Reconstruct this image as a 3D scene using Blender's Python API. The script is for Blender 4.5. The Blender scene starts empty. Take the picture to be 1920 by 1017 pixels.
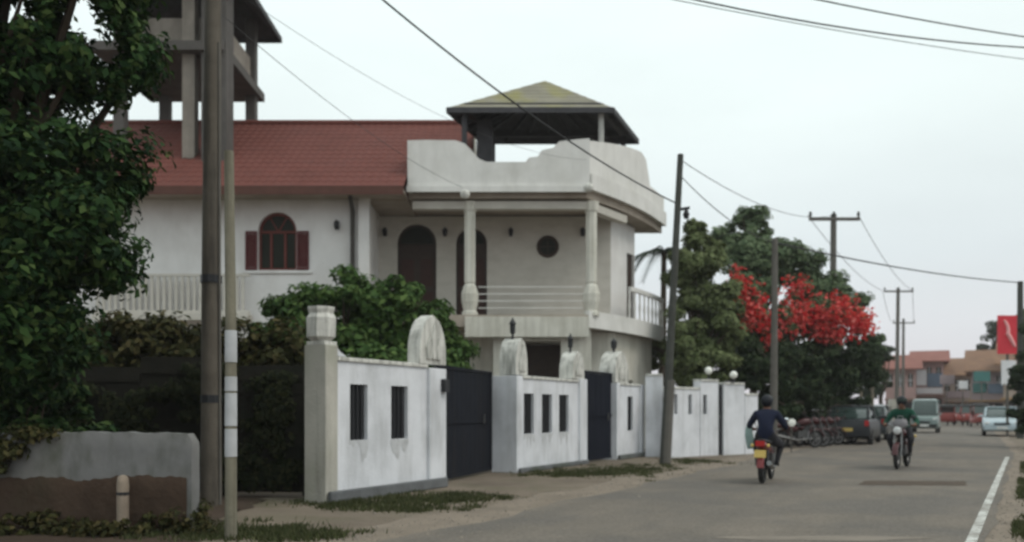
import bpy, math, random
import numpy as np
from mathutils import Vector, Matrix

scene = bpy.context.scene
col = scene.collection
PI = math.pi
R = math.radians
random.seed(7)

# ------------------------------------------------------------------ camera
F = 1663.0          # focal length in pixels of a 1920 px wide frame
HOR = 770.0         # row of the horizon
EYE = 1.25          # eye height (seen from inside a vehicle)
cam_d = bpy.data.cameras.new("camera")
cam = bpy.data.objects.new("camera", cam_d)
col.objects.link(cam)
cam.location = (0, 0, EYE)
cam.rotation_euler = (R(90), 0, 0)
cam_d.sensor_width = 36.0
cam_d.lens = 36.0 * F / 1920.0
cam_d.shift_y = (HOR - 508.5) / 1920.0
cam_d.clip_start = 0.05
cam_d.clip_end = 3000
cam_d.dof.use_dof = True            # a cheap lens focused too near: everything is a little soft
cam_d.dof.focus_distance = 4.0
cam_d.dof.aperture_fstop = cam_d.lens/1000/0.0135
scene.camera = cam

# ------------------------------------------------------------------ world
SUN_EL, SUN_AZ = R(52), R(110)      # azimuth clockwise from +Y (sun high on the right, hidden by cloud)
world = bpy.data.worlds.new("World")
scene.world = world
world.use_nodes = True
wn = world.node_tree
wn.nodes.clear()
N = wn.nodes.new
out = N("ShaderNodeOutputWorld")
bg = N("ShaderNodeBackground"); bg.inputs[1].default_value = 0.1
sky = N("ShaderNodeTexSky"); sky.sky_type = 'NISHITA'; sky.sun_disc = False
sky.sun_elevation = SUN_EL; sky.sun_rotation = SUN_AZ; sky.dust_density = 4.0; sky.air_density = 1.5
tc = N("ShaderNodeTexCoord")
sep = N("ShaderNodeSeparateXYZ")
ramp = N("ShaderNodeValToRGB")
ramp.color_ramp.elements[0].position = 0.0
ramp.color_ramp.elements[0].color = (0.66, 0.635, 0.67, 1)
ramp.color_ramp.elements[1].position = 0.42
ramp.color_ramp.elements[1].color = (0.83, 0.925, 0.915, 1)
e = ramp.color_ramp.elements.new(0.16); e.color = (0.69, 0.75, 0.77, 1)
e = ramp.color_ramp.elements.new(0.30); e.color = (0.80, 0.885, 0.875, 1)
nz = N("ShaderNodeTexNoise"); nz.inputs["Scale"].default_value = 2.2; nz.inputs["Detail"].default_value = 6
nz.inputs["Roughness"].default_value = 0.5
mp = N("ShaderNodeMapping"); mp.inputs["Scale"].default_value = (1, 1, 3.0)
nr = N("ShaderNodeMapRange"); nr.inputs[1].default_value = 0.3; nr.inputs[2].default_value = 0.75
nr.inputs[3].default_value = 10.3; nr.inputs[4].default_value = 11.7
mul = N("ShaderNodeVectorMath"); mul.operation = 'SCALE'
mixw = N("ShaderNodeMixRGB"); mixw.inputs[0].default_value = 0.94
L = wn.links.new
L(tc.outputs["Generated"], sep.inputs[0]); L(sep.outputs["Z"], ramp.inputs[0])
L(tc.outputs["Generated"], mp.inputs[0]); L(mp.outputs[0], nz.inputs["Vector"])
L(nz.outputs[0], nr.inputs[0]); L(ramp.outputs[0], mul.inputs[0]); L(nr.outputs[0], mul.inputs["Scale"])
L(sky.outputs[0], mixw.inputs[1]); L(mul.outputs[0], mixw.inputs[2])
L(mixw.outputs[0], bg.inputs[0]); L(bg.outputs[0], out.inputs[0])

sun_d = bpy.data.lights.new("sun", 'SUN')
sun_d.energy = 0.9; sun_d.angle = R(25); sun_d.color = (1.0, 0.92, 0.82)
sun = bpy.data.objects.new("sun", sun_d)
col.objects.link(sun)
sdir = Vector((math.sin(SUN_AZ) * math.cos(SUN_EL), math.cos(SUN_AZ) * math.cos(SUN_EL), math.sin(SUN_EL)))
sun.rotation_euler = sdir.to_track_quat('Z', 'Y').to_euler()
sun.location = (0, 0, 40)

vs = scene.view_settings
vs.view_transform = 'Standard'; vs.look = 'None'; vs.gamma = 1.0; vs.use_curve_mapping = False
vs.exposure = 0.1
scene.render.engine = 'CYCLES'
scene.cycles.max_bounces = 6
scene.cycles.transparent_max_bounces = 8
scene.cycles.use_denoising = True
scene.cycles.pixel_filter_type = 'BLACKMAN_HARRIS'
scene.cycles.filter_width = 2.2      # the photograph is soft all over

# ------------------------------------------------------------------ helpers
def sc(Y): return F / Y
def at(px, py, Y):
    return Vector(((px - 960) * Y / F, Y, EYE + (HOR - py) * Y / F))
def gnd(px, py):
    Y = EYE * F / (py - HOR)
    return Vector(((px - 960) * Y / F, Y, 0))

def tag(o, label=None, cat=None, group=None, kind=None):
    if label: o["label"] = label
    if cat: o["category"] = cat
    if group: o["group"] = group
    if kind: o["kind"] = kind
    return o

def thing(name, loc, label, cat, group=None, rz=0.0):
    o = bpy.data.objects.new(name, None)
    o.empty_display_size = 0.2
    o.location = loc; o.rotation_euler = (0, 0, rz)
    col.objects.link(o)
    return tag(o, label, cat, group)

def root_of(o):
    while o.parent: o = o.parent
    return o

class MB:
    def __init__(s): s.v = []; s.f = []; s.M = None
    def add(s, vs_, fs):
        b = len(s.v)
        for p in vs_:
            p = Vector(p)
            s.v.append(s.M @ p if s.M else p)
        s.f += [tuple(b + i for i in f) for f in fs]
        return s
    def box(s, p0, p1):
        x0, y0, z0 = p0; x1, y1, z1 = p1
        return s.add([(x0,y0,z0),(x1,y0,z0),(x1,y1,z0),(x0,y1,z0),(x0,y0,z1),(x1,y0,z1),(x1,y1,z1),(x0,y1,z1)],
                     [(0,3,2,1),(4,5,6,7),(0,1,5,4),(1,2,6,5),(2,3,7,6),(3,0,4,7)])
    def cbox(s, c, d, b=0.0):
        return s.box((c[0]-d[0]/2, c[1]-d[1]/2, c[2]-d[2]/2), (c[0]+d[0]/2, c[1]+d[1]/2, c[2]+d[2]/2))
    def bar(s, a, b, w, h):
        a = Vector(a); b = Vector(b); t = (b - a)
        ln = t.length; t.normalize()
        up = Vector((0, 0, 1)) if abs(t.z) < 0.95 else Vector((0, 1, 0))
        x = t.cross(up).normalized(); z = x.cross(t).normalized()
        vs_ = []
        for q in (a, b):
            for (i, j) in ((-1,-1),(1,-1),(1,1),(-1,1)): vs_.append(q + x*(i*w/2) + z*(j*h/2))
        return s.add(vs_, [(0,1,2,3),(7,6,5,4),(0,4,5,1),(1,5,6,2),(2,6,7,3),(3,7,4,0)])
    def tube(s, pts, rad, n=8, cap=True):
        pts = [Vector(p) for p in pts]
        if not hasattr(rad, '__len__'): rad = [rad] * len(pts)
        vs_ = []; fs = []
        prev = None
        for i, p in enumerate(pts):
            t = (pts[min(i+1, len(pts)-1)] - pts[max(i-1, 0)]).normalized()
            if prev is None:
                a = Vector((0,0,1)) if abs(t.z) < 0.9 else Vector((1,0,0))
                x = t.cross(a).normalized()
            else:
                x = (prev - t * prev.dot(t)).normalized()
            prev = x
            y = t.cross(x)
            for k in range(n):
                an = 2*PI*k/n
                vs_.append(p + (x*math.cos(an) + y*math.sin(an)) * rad[i])
        for i in range(len(pts)-1):
            for k in range(n):
                a = i*n+k; b = i*n+(k+1) % n
                fs.append((a, b, b+n, a+n))
        if cap:
            fs.append(tuple(range(n-1, -1, -1))); fs.append(tuple((len(pts)-1)*n + k for k in range(n)))
        return s.add(vs_, fs)
    def lathe(s, c, prof, n=12, sx=1, sy=1):
        vs_ = []; fs = []
        for (r, z) in prof:
            for k in range(n):
                a = 2*PI*(k+.5)/n
                vs_.append((c[0]+r*sx*math.cos(a), c[1]+r*sy*math.sin(a), c[2]+z))
        m = len(prof)
        for i in range(m-1):
            for k in range(n):
                a = i*n+k; b = i*n+(k+1) % n
                fs.append((a, b, b+n, a+n))
        fs.append(tuple(range(n-1, -1, -1))); fs.append(tuple((m-1)*n+k for k in range(n)))
        return s.add(vs_, fs)
    def ball(s, c, r, n=12, m=8):
        if not hasattr(r, '__len__'): r = (r, r, r)
        vs_ = [(c[0], c[1], c[2]-r[2])]; fs = []
        for i in range(1, m):
            t = PI*i/m
            for k in range(n):
                a = 2*PI*k/n
                vs_.append((c[0]+r[0]*math.sin(t)*math.cos(a), c[1]+r[1]*math.sin(t)*math.sin(a), c[2]-r[2]*math.cos(t)))
        vs_.append((c[0], c[1], c[2]+r[2]))
        for k in range(n): fs.append((0, 1+(k+1) % n, 1+k))
        for i in range(m-2):
            for k in range(n):
                a = 1+i*n+k; b = 1+i*n+(k+1) % n
                fs.append((a, b, b+n, a+n))
        t = len(vs_)-1
        for k in range(n): fs.append((1+(m-2)*n+k, 1+(m-2)*n+(k+1) % n, t))
        return s.add(vs_, fs)
    def prism(s, poly, y0, y1):
        """polygon in local x,z extruded along local y"""
        n = len(poly)
        vs_ = [(x, y0, z) for x, z in poly] + [(x, y1, z) for x, z in poly]
        fs = [tuple(range(n)), tuple(range(2*n-1, n-1, -1))]
        fs += [(i, i+n, (i+1) % n + n, (i+1) % n) for i in range(n)]
        return s.add(vs_, fs)
    def slab(s, poly, z0, z1):
        n = len(poly)
        vs_ = [(x, y, z0) for x, y in poly] + [(x, y, z1) for x, y in poly]
        fs = [tuple(range(n-1, -1, -1)), tuple(range(n, 2*n))]
        fs += [(i, (i+1) % n, (i+1) % n + n, i+n) for i in range(n)]
        return s.add(vs_, fs)
    def loft(s, rings, close=True):
        n = len(rings[0]); vs_ = [p for r in rings for p in r]; fs = []
        for i in range(len(rings)-1):
            for k in range(n):
                a = i*n+k; b = i*n+(k+1) % n
                fs.append((a, b, b+n, a+n))
        if close:
            fs.append(tuple(range(n-1, -1, -1))); fs.append(tuple((len(rings)-1)*n+k for k in range(n)))
        return s.add(vs_, fs)
    def wall(s, x0, x1, z0, z1, y0, y1, holes=(), arches=()):
        """wall in local x,z; front at y0, back at y1; rectangular holes (xa,xb,za,zb);
        arches = holes whose head is a half circle (xa,xb,za,ztop)"""
        hs = list(holes) + [(a[0], a[1], a[2], a[3]) for a in arches]
        xs = sorted({x0, x1} | {h[0] for h in hs} | {h[1] for h in hs})
        zs = sorted({z0, z1} | {h[2] for h in hs} | {h[3] for h in hs})
        xs = [x for x in xs if x0-1e-6 <= x <= x1+1e-6]; zs = [z for z in zs if z0-1e-6 <= z <= z1+1e-6]
        def solid(i, j):
            if i < 0 or j < 0 or i >= len(xs)-1 or j >= len(zs)-1: return False
            cx = (xs[i]+xs[i+1])/2; cz = (zs[j]+zs[j+1])/2
            return not any(h[0] < cx < h[1] and h[2] < cz < h[3] for h in hs)
        for i in range(len(xs)-1):
            for j in range(len(zs)-1):
                if not solid(i, j): continue
                a, b, c, d = xs[i], xs[i+1], zs[j], zs[j+1]
                s.add([(a,y0,c),(b,y0,c),(b,y0,d),(a,y0,d)], [(0,1,2,3)])
                s.add([(a,y1,c),(b,y1,c),(b,y1,d),(a,y1,d)], [(3,2,1,0)])
                if not solid(i-1, j): s.add([(a,y0,c),(a,y1,c),(a,y1,d),(a,y0,d)], [(3,2,1,0)])
                if not solid(i+1, j): s.add([(b,y0,c),(b,y1,c),(b,y1,d),(b,y0,d)], [(0,1,2,3)])
                if not solid(i, j-1): s.add([(a,y0,c),(b,y0,c),(b,y1,c),(a,y1,c)], [(3,2,1,0)])
                if not solid(i, j+1): s.add([(a,y0,d),(b,y0,d),(b,y1,d),(a,y1,d)], [(0,1,2,3)])
        for (xa, xb, za, zt) in arches:
            r = (xb-xa)/2; cx = (xa+xb)/2; cz = zt-r
            for sg in (-1, 1):
                arc = [(cx+sg*r*math.cos(t), cz+r*math.sin(t)) for t in [PI/2*k/8 for k in range(9)]]
                poly = arc + [(cx+sg*r, zt)]
                if sg < 0: poly = poly[::-1]
                s.prism(poly, y0, y1)
        return s
    def build(s, name, m, parent=None, world=True, smooth=False, bevel=0.0):
        me = bpy.data.meshes.new(name)
        vs_ = s.v
        if parent is not None and world:
            rt = root_of(parent)
            inv = (Matrix.Translation(rt.location) @ rt.rotation_euler.to_matrix().to_4x4()).inverted()
            vs_ = [inv @ p for p in vs_]
        me.from_pydata([tuple(p) for p in vs_], [], s.f)
        me.materials.append(m)
        if smooth:
            me.polygons.foreach_set("use_smooth", [True]*len(me.polygons))
            try: me.set_sharp_from_angle(angle=R(50))
            except Exception: pass
        me.update()
        o = bpy.data.objects.new(name, me)
        if parent is not None: o.parent = parent
        col.objects.link(o)
        if bevel:
            bv = o.modifiers.new("bevel", 'BEVEL'); bv.width = bevel; bv.segments = 2; bv.limit_method = 'ANGLE'
        return o

def frame(o, dx, dy):
    """local x along (dx,dy), local y to its left (away from the viewer side), z up"""
    d = Vector((dx, dy, 0)).normalized(); n = Vector((-d.y, d.x, 0))
    return Matrix(((d.x, n.x, 0, o[0]), (d.y, n.y, 0, o[1]), (0, 0, 1, o[2] if len(o) > 2 else 0), (0, 0, 0, 1)))

def children(o): return [c for c in bpy.data.objects if c.parent == o]
def copy_tree(o, parent=None):
    c = o.copy(); col.objects.link(c)
    if parent is not None: c.parent = parent
    for ch in list(o.children): copy_tree(ch, c)
    return c

# ------------------------------------------------------------------ materials
def mat(name, c, rough=0.85, var=0.18, scale=3.0, bump=0.15, bscale=40.0, metal=0.0, stain=None, stain_amt=0.0,
        streak=None, streak_amt=0.0, streak_scale=(5, 5, .5), island=0.0, island_col=None, transl=0.0, brick=None, spec=0.3, coat=0.0, warp=None, tracks=None):
    m = bpy.data.materials.new(name); m.use_nodes = True
    nt = m.node_tree; n = nt.nodes; l = nt.links.new
    b = n["Principled BSDF"]
    b.inputs["Roughness"].default_value = rough; b.inputs["Metallic"].default_value = metal
    b.inputs["Specular IOR Level"].default_value = spec
    if coat: b.inputs["Coat Weight"].default_value = coat; b.inputs["Coat Roughness"].default_value = 0.15
    geo = n.new("ShaderNodeNewGeometry")
    tcn = n.new("ShaderNodeTexCoord")
    vec = geo.outputs["Position"]
    n1 = n.new("ShaderNodeTexNoise"); n1.inputs["Scale"].default_value = scale; n1.inputs["Detail"].default_value = 7
    n1.inputs["Roughness"].default_value = 0.62
    l(vec, n1.inputs["Vector"])
    mr = n.new("ShaderNodeMapRange"); mr.inputs[1].default_value = .25; mr.inputs[2].default_value = .75
    mr.inputs[3].default_value = 1 - var; mr.inputs[4].default_value = 1 + var
    l(n1.outputs[0], mr.inputs[0])
    vm = n.new("ShaderNodeVectorMath"); vm.operation = 'SCALE'
    vm.inputs[0].default_value = c[:3]
    l(mr.outputs[0], vm.inputs["Scale"])
    cur = vm.outputs[0]
    if island:
        rp = n.new("ShaderNodeValToRGB")
        ic = island_col or [(tuple(x*(1-island) for x in c)), tuple(min(1, x*(1+island)) for x in c)]
        els = rp.color_ramp.elements
        els[0].color = (*ic[0], 1); els[1].color = (*ic[-1], 1)
        for k, q in enumerate(ic[1:-1]):
            ee = els.new((k+1)/(len(ic)-1)); ee.color = (*q, 1)
        l(geo.outputs["Random Per Island"], rp.inputs[0])
        v2 = n.new("ShaderNodeVectorMath"); v2.operation = 'SCALE'
        l(rp.outputs[0], v2.inputs[0]); l(mr.outputs[0], v2.inputs["Scale"])
        cur = v2.outputs[0]
    def over(colr, amt, vec_scale, lo, hi, detail=6, seedoff=0.0):
        nonlocal cur
        mpn = n.new("ShaderNodeMapping"); mpn.inputs["Scale"].default_value = vec_scale
        mpn.inputs["Location"].default_value = (seedoff, seedoff*1.7, seedoff*.3)
        l(vec, mpn.inputs[0])
        nn = n.new("ShaderNodeTexNoise"); nn.inputs["Scale"].default_value = 1.0; nn.inputs["Detail"].default_value = detail
        nn.inputs["Roughness"].default_value = 0.6
        l(mpn.outputs[0], nn.inputs["Vector"])
        r2 = n.new("ShaderNodeMapRange"); r2.inputs[1].default_value = lo; r2.inputs[2].default_value = hi
        r2.inputs[3].default_value = 0; r2.inputs[4].default_value = amt
        l(nn.outputs[0], r2.inputs[0])
        mx = n.new("ShaderNodeMixRGB"); mx.inputs[2].default_value = (*colr, 1)
        l(r2.outputs[0], mx.inputs[0]); l(cur, mx.inputs[1])
        cur = mx.outputs[0]
    if stain: over(stain, stain_amt, (1.1, 1.1, 1.1), .48, .68)
    if streak: over(streak, streak_amt, streak_scale, .46, .72, 5, 3.3)
    if warp: over(warp[0], warp[1], (warp[2],)*3, .45, .6, 8, 9.1)
    if tracks:      # wear that runs along the road, and fine pale aggregate
        mpn = n.new("ShaderNodeMapping"); mpn.vector_type = 'TEXTURE'; mpn.inputs["Rotation"].default_value = (0, 0, -math.atan2(.4636, .886)); mpn.inputs["Scale"].default_value = (.75, 14, 1)
        l(vec, mpn.inputs[0]); nn = n.new("ShaderNodeTexNoise"); nn.inputs["Scale"].default_value = 1.0; nn.inputs["Detail"].default_value = 5; nn.inputs["Roughness"].default_value = .65
        l(mpn.outputs[0], nn.inputs["Vector"]); r2 = n.new("ShaderNodeMapRange"); r2.inputs[1].default_value = .42; r2.inputs[2].default_value = .66; r2.inputs[4].default_value = tracks[1]
        l(nn.outputs[0], r2.inputs[0]); mx = n.new("ShaderNodeMixRGB"); mx.inputs[2].default_value = (*tracks[0], 1); l(r2.outputs[0], mx.inputs[0]); l(cur, mx.inputs[1])
        vo = n.new("ShaderNodeTexNoise"); vo.inputs["Scale"].default_value = 28; vo.inputs["Detail"].default_value = 3; l(vec, vo.inputs["Vector"])
        r3 = n.new("ShaderNodeMapRange"); r3.inputs[1].default_value = .3; r3.inputs[2].default_value = .7; r3.inputs[3].default_value = .78; r3.inputs[4].default_value = 1.22; l(vo.outputs[0], r3.inputs[0])
        v3 = n.new("ShaderNodeVectorMath"); v3.operation = 'SCALE'; l(mx.outputs[0], v3.inputs[0]); l(r3.outputs[0], v3.inputs["Scale"]); cur = v3.outputs[0]
    l(cur, b.inputs["Base Color"])
    if bump or brick:
        n2 = n.new("ShaderNodeTexNoise"); n2.inputs["Scale"].default_value = bscale; n2.inputs["Detail"].default_value = 4
        l(vec, n2.inputs["Vector"])
        bp = n.new("ShaderNodeBump"); bp.inputs["Strength"].default_value = bump; bp.inputs["Distance"].default_value = 0.02
        l(n2.outputs[0], bp.inputs["Height"])
        l(bp.outputs[0], b.inputs["Normal"])
    if transl:
        tr = n.new("ShaderNodeBsdfTranslucent"); l(cur, tr.inputs[0])
        ms = n.new("ShaderNodeMixShader"); ms.inputs[0].default_value = transl
        l(b.outputs[0], ms.inputs[1]); l(tr.outputs[0], ms.inputs[2])
        l(ms.outputs[0], n["Material Output"].inputs[0])
    return m

GRIME = (0.10, 0.095, 0.08)
M = {}
M['ground'] = mat("dirt_ground", (0.152, 0.120, 0.092), .95, .3, 1.3, .5, 18, stain=(0.07, 0.075, 0.035), stain_amt=.55, warp=((0.20, 0.165, 0.125), .5, .45))
M['asphalt'] = mat("worn_asphalt", (0.166, 0.142, 0.117), .92, .16, .9, .4, 90, stain=(0.19, 0.162, 0.135), stain_amt=.6, warp=((0.118, 0.108, 0.098), .75, .5), tracks=((0.118, 0.106, 0.093), .55))
M['shoulder'] = mat("dusty_shoulder", (0.215, 0.175, 0.138), .95, .22, 1.6, .5, 35, stain=(0.12, 0.10, 0.075), stain_amt=.5)
M['line'] = mat("worn_road_paint", (0.55, 0.55, 0.52), .8, .2, 6, .2, 60, stain=(0.18, 0.16, 0.135), stain_amt=.8, streak=(0.16, 0.14, 0.12), streak_amt=.95, streak_scale=(9, 9, 9))
M['soil'] = mat('shade_toned_red_soil', (0.055, 0.035, 0.024), .95, .35, 2.2, .6, 18, stain=(0.030, 0.028, 0.016), stain_amt=.7, warp=((0.070, 0.046, 0.032), .6, 2.5))  # red-brown earth, colour deepened to stand in for the tree canopy's shade
M['patch'] = mat("tar_patch", (0.078, 0.056, 0.040), .9, .25, 5, .4, 60)
M['dust'] = mat("pale_dust", (0.21, 0.18, 0.15), .95, .2, 3, .3, 50)
M['gatewhite'] = mat("white_painted_plaster", (0.71, 0.72, 0.755), .85, .08, 2.5, .25, 30, stain=(0.47, 0.48, 0.50), stain_amt=.55, streak=(0.30, 0.30, 0.29), streak_amt=.38, streak_scale=(4, 4, .7))
M['piergrey'] = mat("aged_cream_plaster", (0.46, 0.44, 0.39), .9, .16, 2.2, .3, 26, stain=(0.22, 0.23, 0.17), stain_amt=.6, streak=GRIME, streak_amt=.5)
M['cap'] = mat("weathered_cap_plaster", (0.62, 0.61, 0.57), .9, .18, 5, .4, 26, streak=(0.12, 0.12, 0.10), streak_amt=.75, streak_scale=(9, 9, 1.2))
M['plinth'] = mat("grey_cement", (0.13, 0.135, 0.14), .95, .25, 4, .4, 30, stain=(0.06, 0.075, 0.045), stain_amt=.7)
M['housewhite'] = mat("house_white_paint", (0.72, 0.71, 0.70), .85, .07, 1.2, .2, 25, stain=(0.58, 0.56, 0.54), stain_amt=.5, streak=(0.45, 0.43, 0.40), streak_amt=.25, streak_scale=(2, 2, .6))
M['cream'] = mat("house_cream_paint", (0.64, 0.625, 0.56), .85, .10, 2, .2, 25, stain=(0.46, 0.44, 0.37), stain_amt=.5, streak=(0.25, 0.23, 0.18), streak_amt=.45)
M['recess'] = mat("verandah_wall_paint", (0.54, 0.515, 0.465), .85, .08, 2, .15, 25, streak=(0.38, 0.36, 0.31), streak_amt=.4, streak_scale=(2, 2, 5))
M['parapet'] = mat("parapet_paint", (0.70, 0.69, 0.665), .85, .08, 1.6, .2, 25, stain=(0.55, 0.54, 0.50), stain_amt=.5, streak=(0.42, 0.41, 0.38), streak_amt=.3, streak_scale=(3, 3, .6))
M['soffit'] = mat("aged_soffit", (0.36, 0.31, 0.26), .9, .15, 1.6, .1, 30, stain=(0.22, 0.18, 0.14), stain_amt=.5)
M['tile'] = mat("clay_roof_tile", (0.138, 0.043, 0.033), .85, .25, 1.1, .3, 22, stain=(0.10, 0.036, 0.030), stain_amt=.6, streak=(0.19, 0.062, 0.05), streak_amt=.4, streak_scale=(1, 3, 3))
M['fascia'] = mat("dark_fascia_wood", (0.10, 0.045, 0.034), .8, .2, 4)
M['pavtile'] = mat("mossy_cement_tile", (0.25, 0.235, 0.185), .9, .2, 1.8, .4, 22, stain=(0.27, 0.255, 0.095), stain_amt=.8)
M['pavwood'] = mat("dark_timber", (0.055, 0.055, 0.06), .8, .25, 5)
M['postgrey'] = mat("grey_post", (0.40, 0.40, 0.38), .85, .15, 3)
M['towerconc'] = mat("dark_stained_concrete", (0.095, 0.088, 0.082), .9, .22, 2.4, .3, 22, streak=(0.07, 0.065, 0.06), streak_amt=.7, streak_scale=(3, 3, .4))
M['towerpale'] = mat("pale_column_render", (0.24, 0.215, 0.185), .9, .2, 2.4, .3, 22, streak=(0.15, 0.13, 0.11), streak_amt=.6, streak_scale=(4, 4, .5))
M['redwood'] = mat("dark_red_shutter", (0.095, 0.017, 0.019), .6, .25, 6)
M['redframe'] = mat("red_brown_frame", (0.13, 0.030, 0.022), .6, .2, 6)
M['doorwood'] = mat("dark_door_wood", (0.045, 0.030, 0.024), .6, .25, 6)
M['doorpanel'] = mat('dark_door_panel', (0.050, 0.024, 0.020), .7, .2, 6)
M['glass'] = mat("dark_window_glass", (0.016, 0.018, 0.012), .35, .2, 2, 0, spec=.12)
M['black'] = mat("black_metal", (0.022, 0.023, 0.026), .5, .2, 6)
M['navygate'] = mat("dark_navy_gate_paint", (0.013, 0.015, 0.021), .85, .2, 3, .1, spec=.1, streak=(0.03, 0.022, 0.018), streak_amt=.4)
M['bluegate'] = mat("blue_gate_paint", (0.010, 0.012, 0.020), .85, .2, 3, .1, spec=.1)
M['pipe'] = mat("dark_drainpipe", (0.07, 0.065, 0.06), .6, .2, 4)
M['pole'] = mat("weathered_pole_concrete", (0.115, 0.10, 0.082), .95, .25, 3, .4, 30, streak=(0.035, 0.032, 0.028), streak_amt=.8, streak_scale=(8, 8, .8))
M['poletimber'] = mat("old_timber_pole", (0.20, 0.185, 0.14), .95, .25, 3, .4, 30, streak=(0.08, 0.07, 0.05), streak_amt=.7, streak_scale=(14, 14, .9))
M['poledark'] = mat("dark_timber_pole", (0.060, 0.062, 0.055), .9, .25, 3, .3, 30)
M['polegrey'] = mat("grey_concrete_pole", (0.12, 0.112, 0.10), .9, .2, 3, .3, 30)
M['polepaint'] = mat("white_pole_paint", (0.52, 0.53, 0.55), .8, .1, 4, .2, 30, stain=(0.3, 0.3, 0.3), stain_amt=.6)
M['fencewood'] = mat('dark_weathered_boards', (0.014, 0.013, 0.009), .95, .3, 3, .4, 30, streak=(0.026, 0.022, 0.016), streak_amt=.6, streak_scale=(1, 1, 7), stain=(0.010, 0.014, 0.007), stain_amt=.6)
M['wire'] = mat("black_cable", (0.03, 0.03, 0.032), .6, .1, 3, 0)
M['porcelain'] = mat("white_porcelain", (0.6, 0.6, 0.58), .3, .1, 3, 0)
M['bark'] = mat("tree_bark", (0.065, 0.05, 0.036), .95, .3, 5, .6, 22)
M['palebark'] = mat("pale_tree_bark", (0.25, 0.22, 0.17), .95, .3, 5, .5, 22)
M['sheet'] = mat("grubby_white_paint", (0.175, 0.173, 0.172), .8, .15, 3, .15, 20, stain=(0.20, 0.19, 0.17), stain_amt=.6, streak=(0.07, 0.075, 0.055), streak_amt=.85, streak_scale=(4, 4, 1.6))
M['wood'] = mat("grey_wood_post", (0.26, 0.21, 0.165), .95, .25, 5, .4, 30)
def leafmat(name, cols, tr=.22):
    return mat(name, cols[0], .7, .3, .9, 0, island=1, island_col=cols, transl=tr, spec=.10)
M['leaf_dark'] = leafmat("dark_green_leaf", [(0.008, 0.024, 0.010), (0.018, 0.046, 0.014), (0.030, 0.066, 0.018), (0.072, 0.108, 0.032)], .15)
M['leaf_bush'] = leafmat("mid_green_leaf", [(0.036, 0.076, 0.022), (0.070, 0.130, 0.036), (0.125, 0.190, 0.056)])
M['leaf_hedge'] = leafmat("olive_hedge_leaf", [(0.024, 0.028, 0.011), (0.052, 0.054, 0.019), (0.105, 0.085, 0.036)])
M['leaf_olive'] = leafmat("olive_green_leaf", [(0.080, 0.108, 0.044), (0.135, 0.168, 0.072), (0.195, 0.225, 0.110)])
M['leaf_deep'] = leafmat("deep_green_leaf", [(0.080, 0.125, 0.066), (0.135, 0.190, 0.100), (0.200, 0.255, 0.140)])
M['leaf_under'] = leafmat("shade_green_leaf", [(0.018, 0.032, 0.016), (0.032, 0.052, 0.024), (0.058, 0.078, 0.036)])
M['leaf_creeper'] = leafmat('dark_creeper_leaf', [(0.010, 0.014, 0.006), (0.020, 0.026, 0.010), (0.036, 0.038, 0.016)])
M['leaf_palm'] = leafmat("palm_leaf", [(0.018, 0.030, 0.016), (0.030, 0.044, 0.022)])
M['bract'] = leafmat("red_bougainvillea_bract", [(0.42, 0.018, 0.030), (0.72, 0.040, 0.060), (0.66, 0.09, 0.06), (0.85, 0.17, 0.16), (0.85, 0.32, 0.28)], .45)
M['grass'] = leafmat("grass_blade", [(0.040, 0.050, 0.020), (0.06, 0.07, 0.028), (0.10, 0.10, 0.05)])
M['dryleaf'] = leafmat("dry_leaf", [(0.10, 0.06, 0.03), (0.16, 0.10, 0.05)])
M['lampglobe'] = mat("frosted_globe", (0.82, 0.82, 0.76), .35, .05, 3, 0)
M['rubber'] = mat("tyre_rubber", (0.018, 0.018, 0.018), .85, .2, 8, .1)
M['chrome'] = mat("dull_chrome", (0.20, 0.20, 0.20), .4, .1, 5, 0, metal=.9)
M['enginegrey'] = mat("engine_metal", (0.09, 0.09, 0.09), .5, .2, 8, 0, metal=.5)
M['redpaint'] = mat("dark_red_paint", (0.17, 0.016, 0.018), .35, .12, 4, 0, coat=.4)
M['maroon'] = mat("maroon_paint", (0.055, 0.009, 0.011), .4, .12, 4, 0, coat=.3)
M['blackpaint'] = mat("black_paint", (0.02, 0.02, 0.022), .35, .12, 4, 0, coat=.4)
M['vinyl'] = mat("black_vinyl", (0.025, 0.024, 0.024), .65, .15, 8, .1)
M['plate'] = mat("yellow_number_plate", (0.62, 0.45, 0.13), .5, .1, 8, 0)
M['whiteplate'] = mat("white_number_plate", (0.7, 0.7, 0.68), .5, .1, 8, 0)
M['redlamp'] = mat("red_lens", (0.42, 0.02, 0.02), .25, .1, 8, 0)
M['lens'] = mat("clear_lens", (0.65, 0.66, 0.66), .2, .1, 8, 0)
M['mirror'] = mat("mirror_glass", (0.8, 0.82, 0.84), .08, .03, 8, 0, metal=1.0)
M['carwhite'] = mat("silver_blue_car_paint", (0.42, 0.50, 0.54), .35, .05, 3, 0, coat=.4)
M['cardark'] = mat("dark_car_paint", (0.016, 0.019, 0.023), .4, .1, 3, 0, coat=.2)
M['cargrey'] = mat("slate_car_paint", (0.04, 0.048, 0.053), .3, .1, 3, 0, coat=.5)
M['vanpale'] = mat("teal_grey_van_paint", (0.20, 0.255, 0.245), .35, .06, 3, 0, coat=.4)
M['tukred'] = mat("red_trishaw_paint", (0.24, 0.035, 0.028), .4, .12, 3, 0, coat=.3)
M['carglass'] = mat("car_glass", (0.035, 0.055, 0.05), .08, .1, 3, 0, spec=.6)
M['skin'] = mat("brown_skin", (0.17, 0.085, 0.055), .6, .08, 8, 0)
M['navycloth'] = mat("navy_cloth", (0.010, 0.014, 0.034), .95, .2, 8, .2)
M['darkcloth'] = mat("dark_trouser_cloth", (0.022, 0.022, 0.026), .95, .2, 8, .2)
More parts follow.
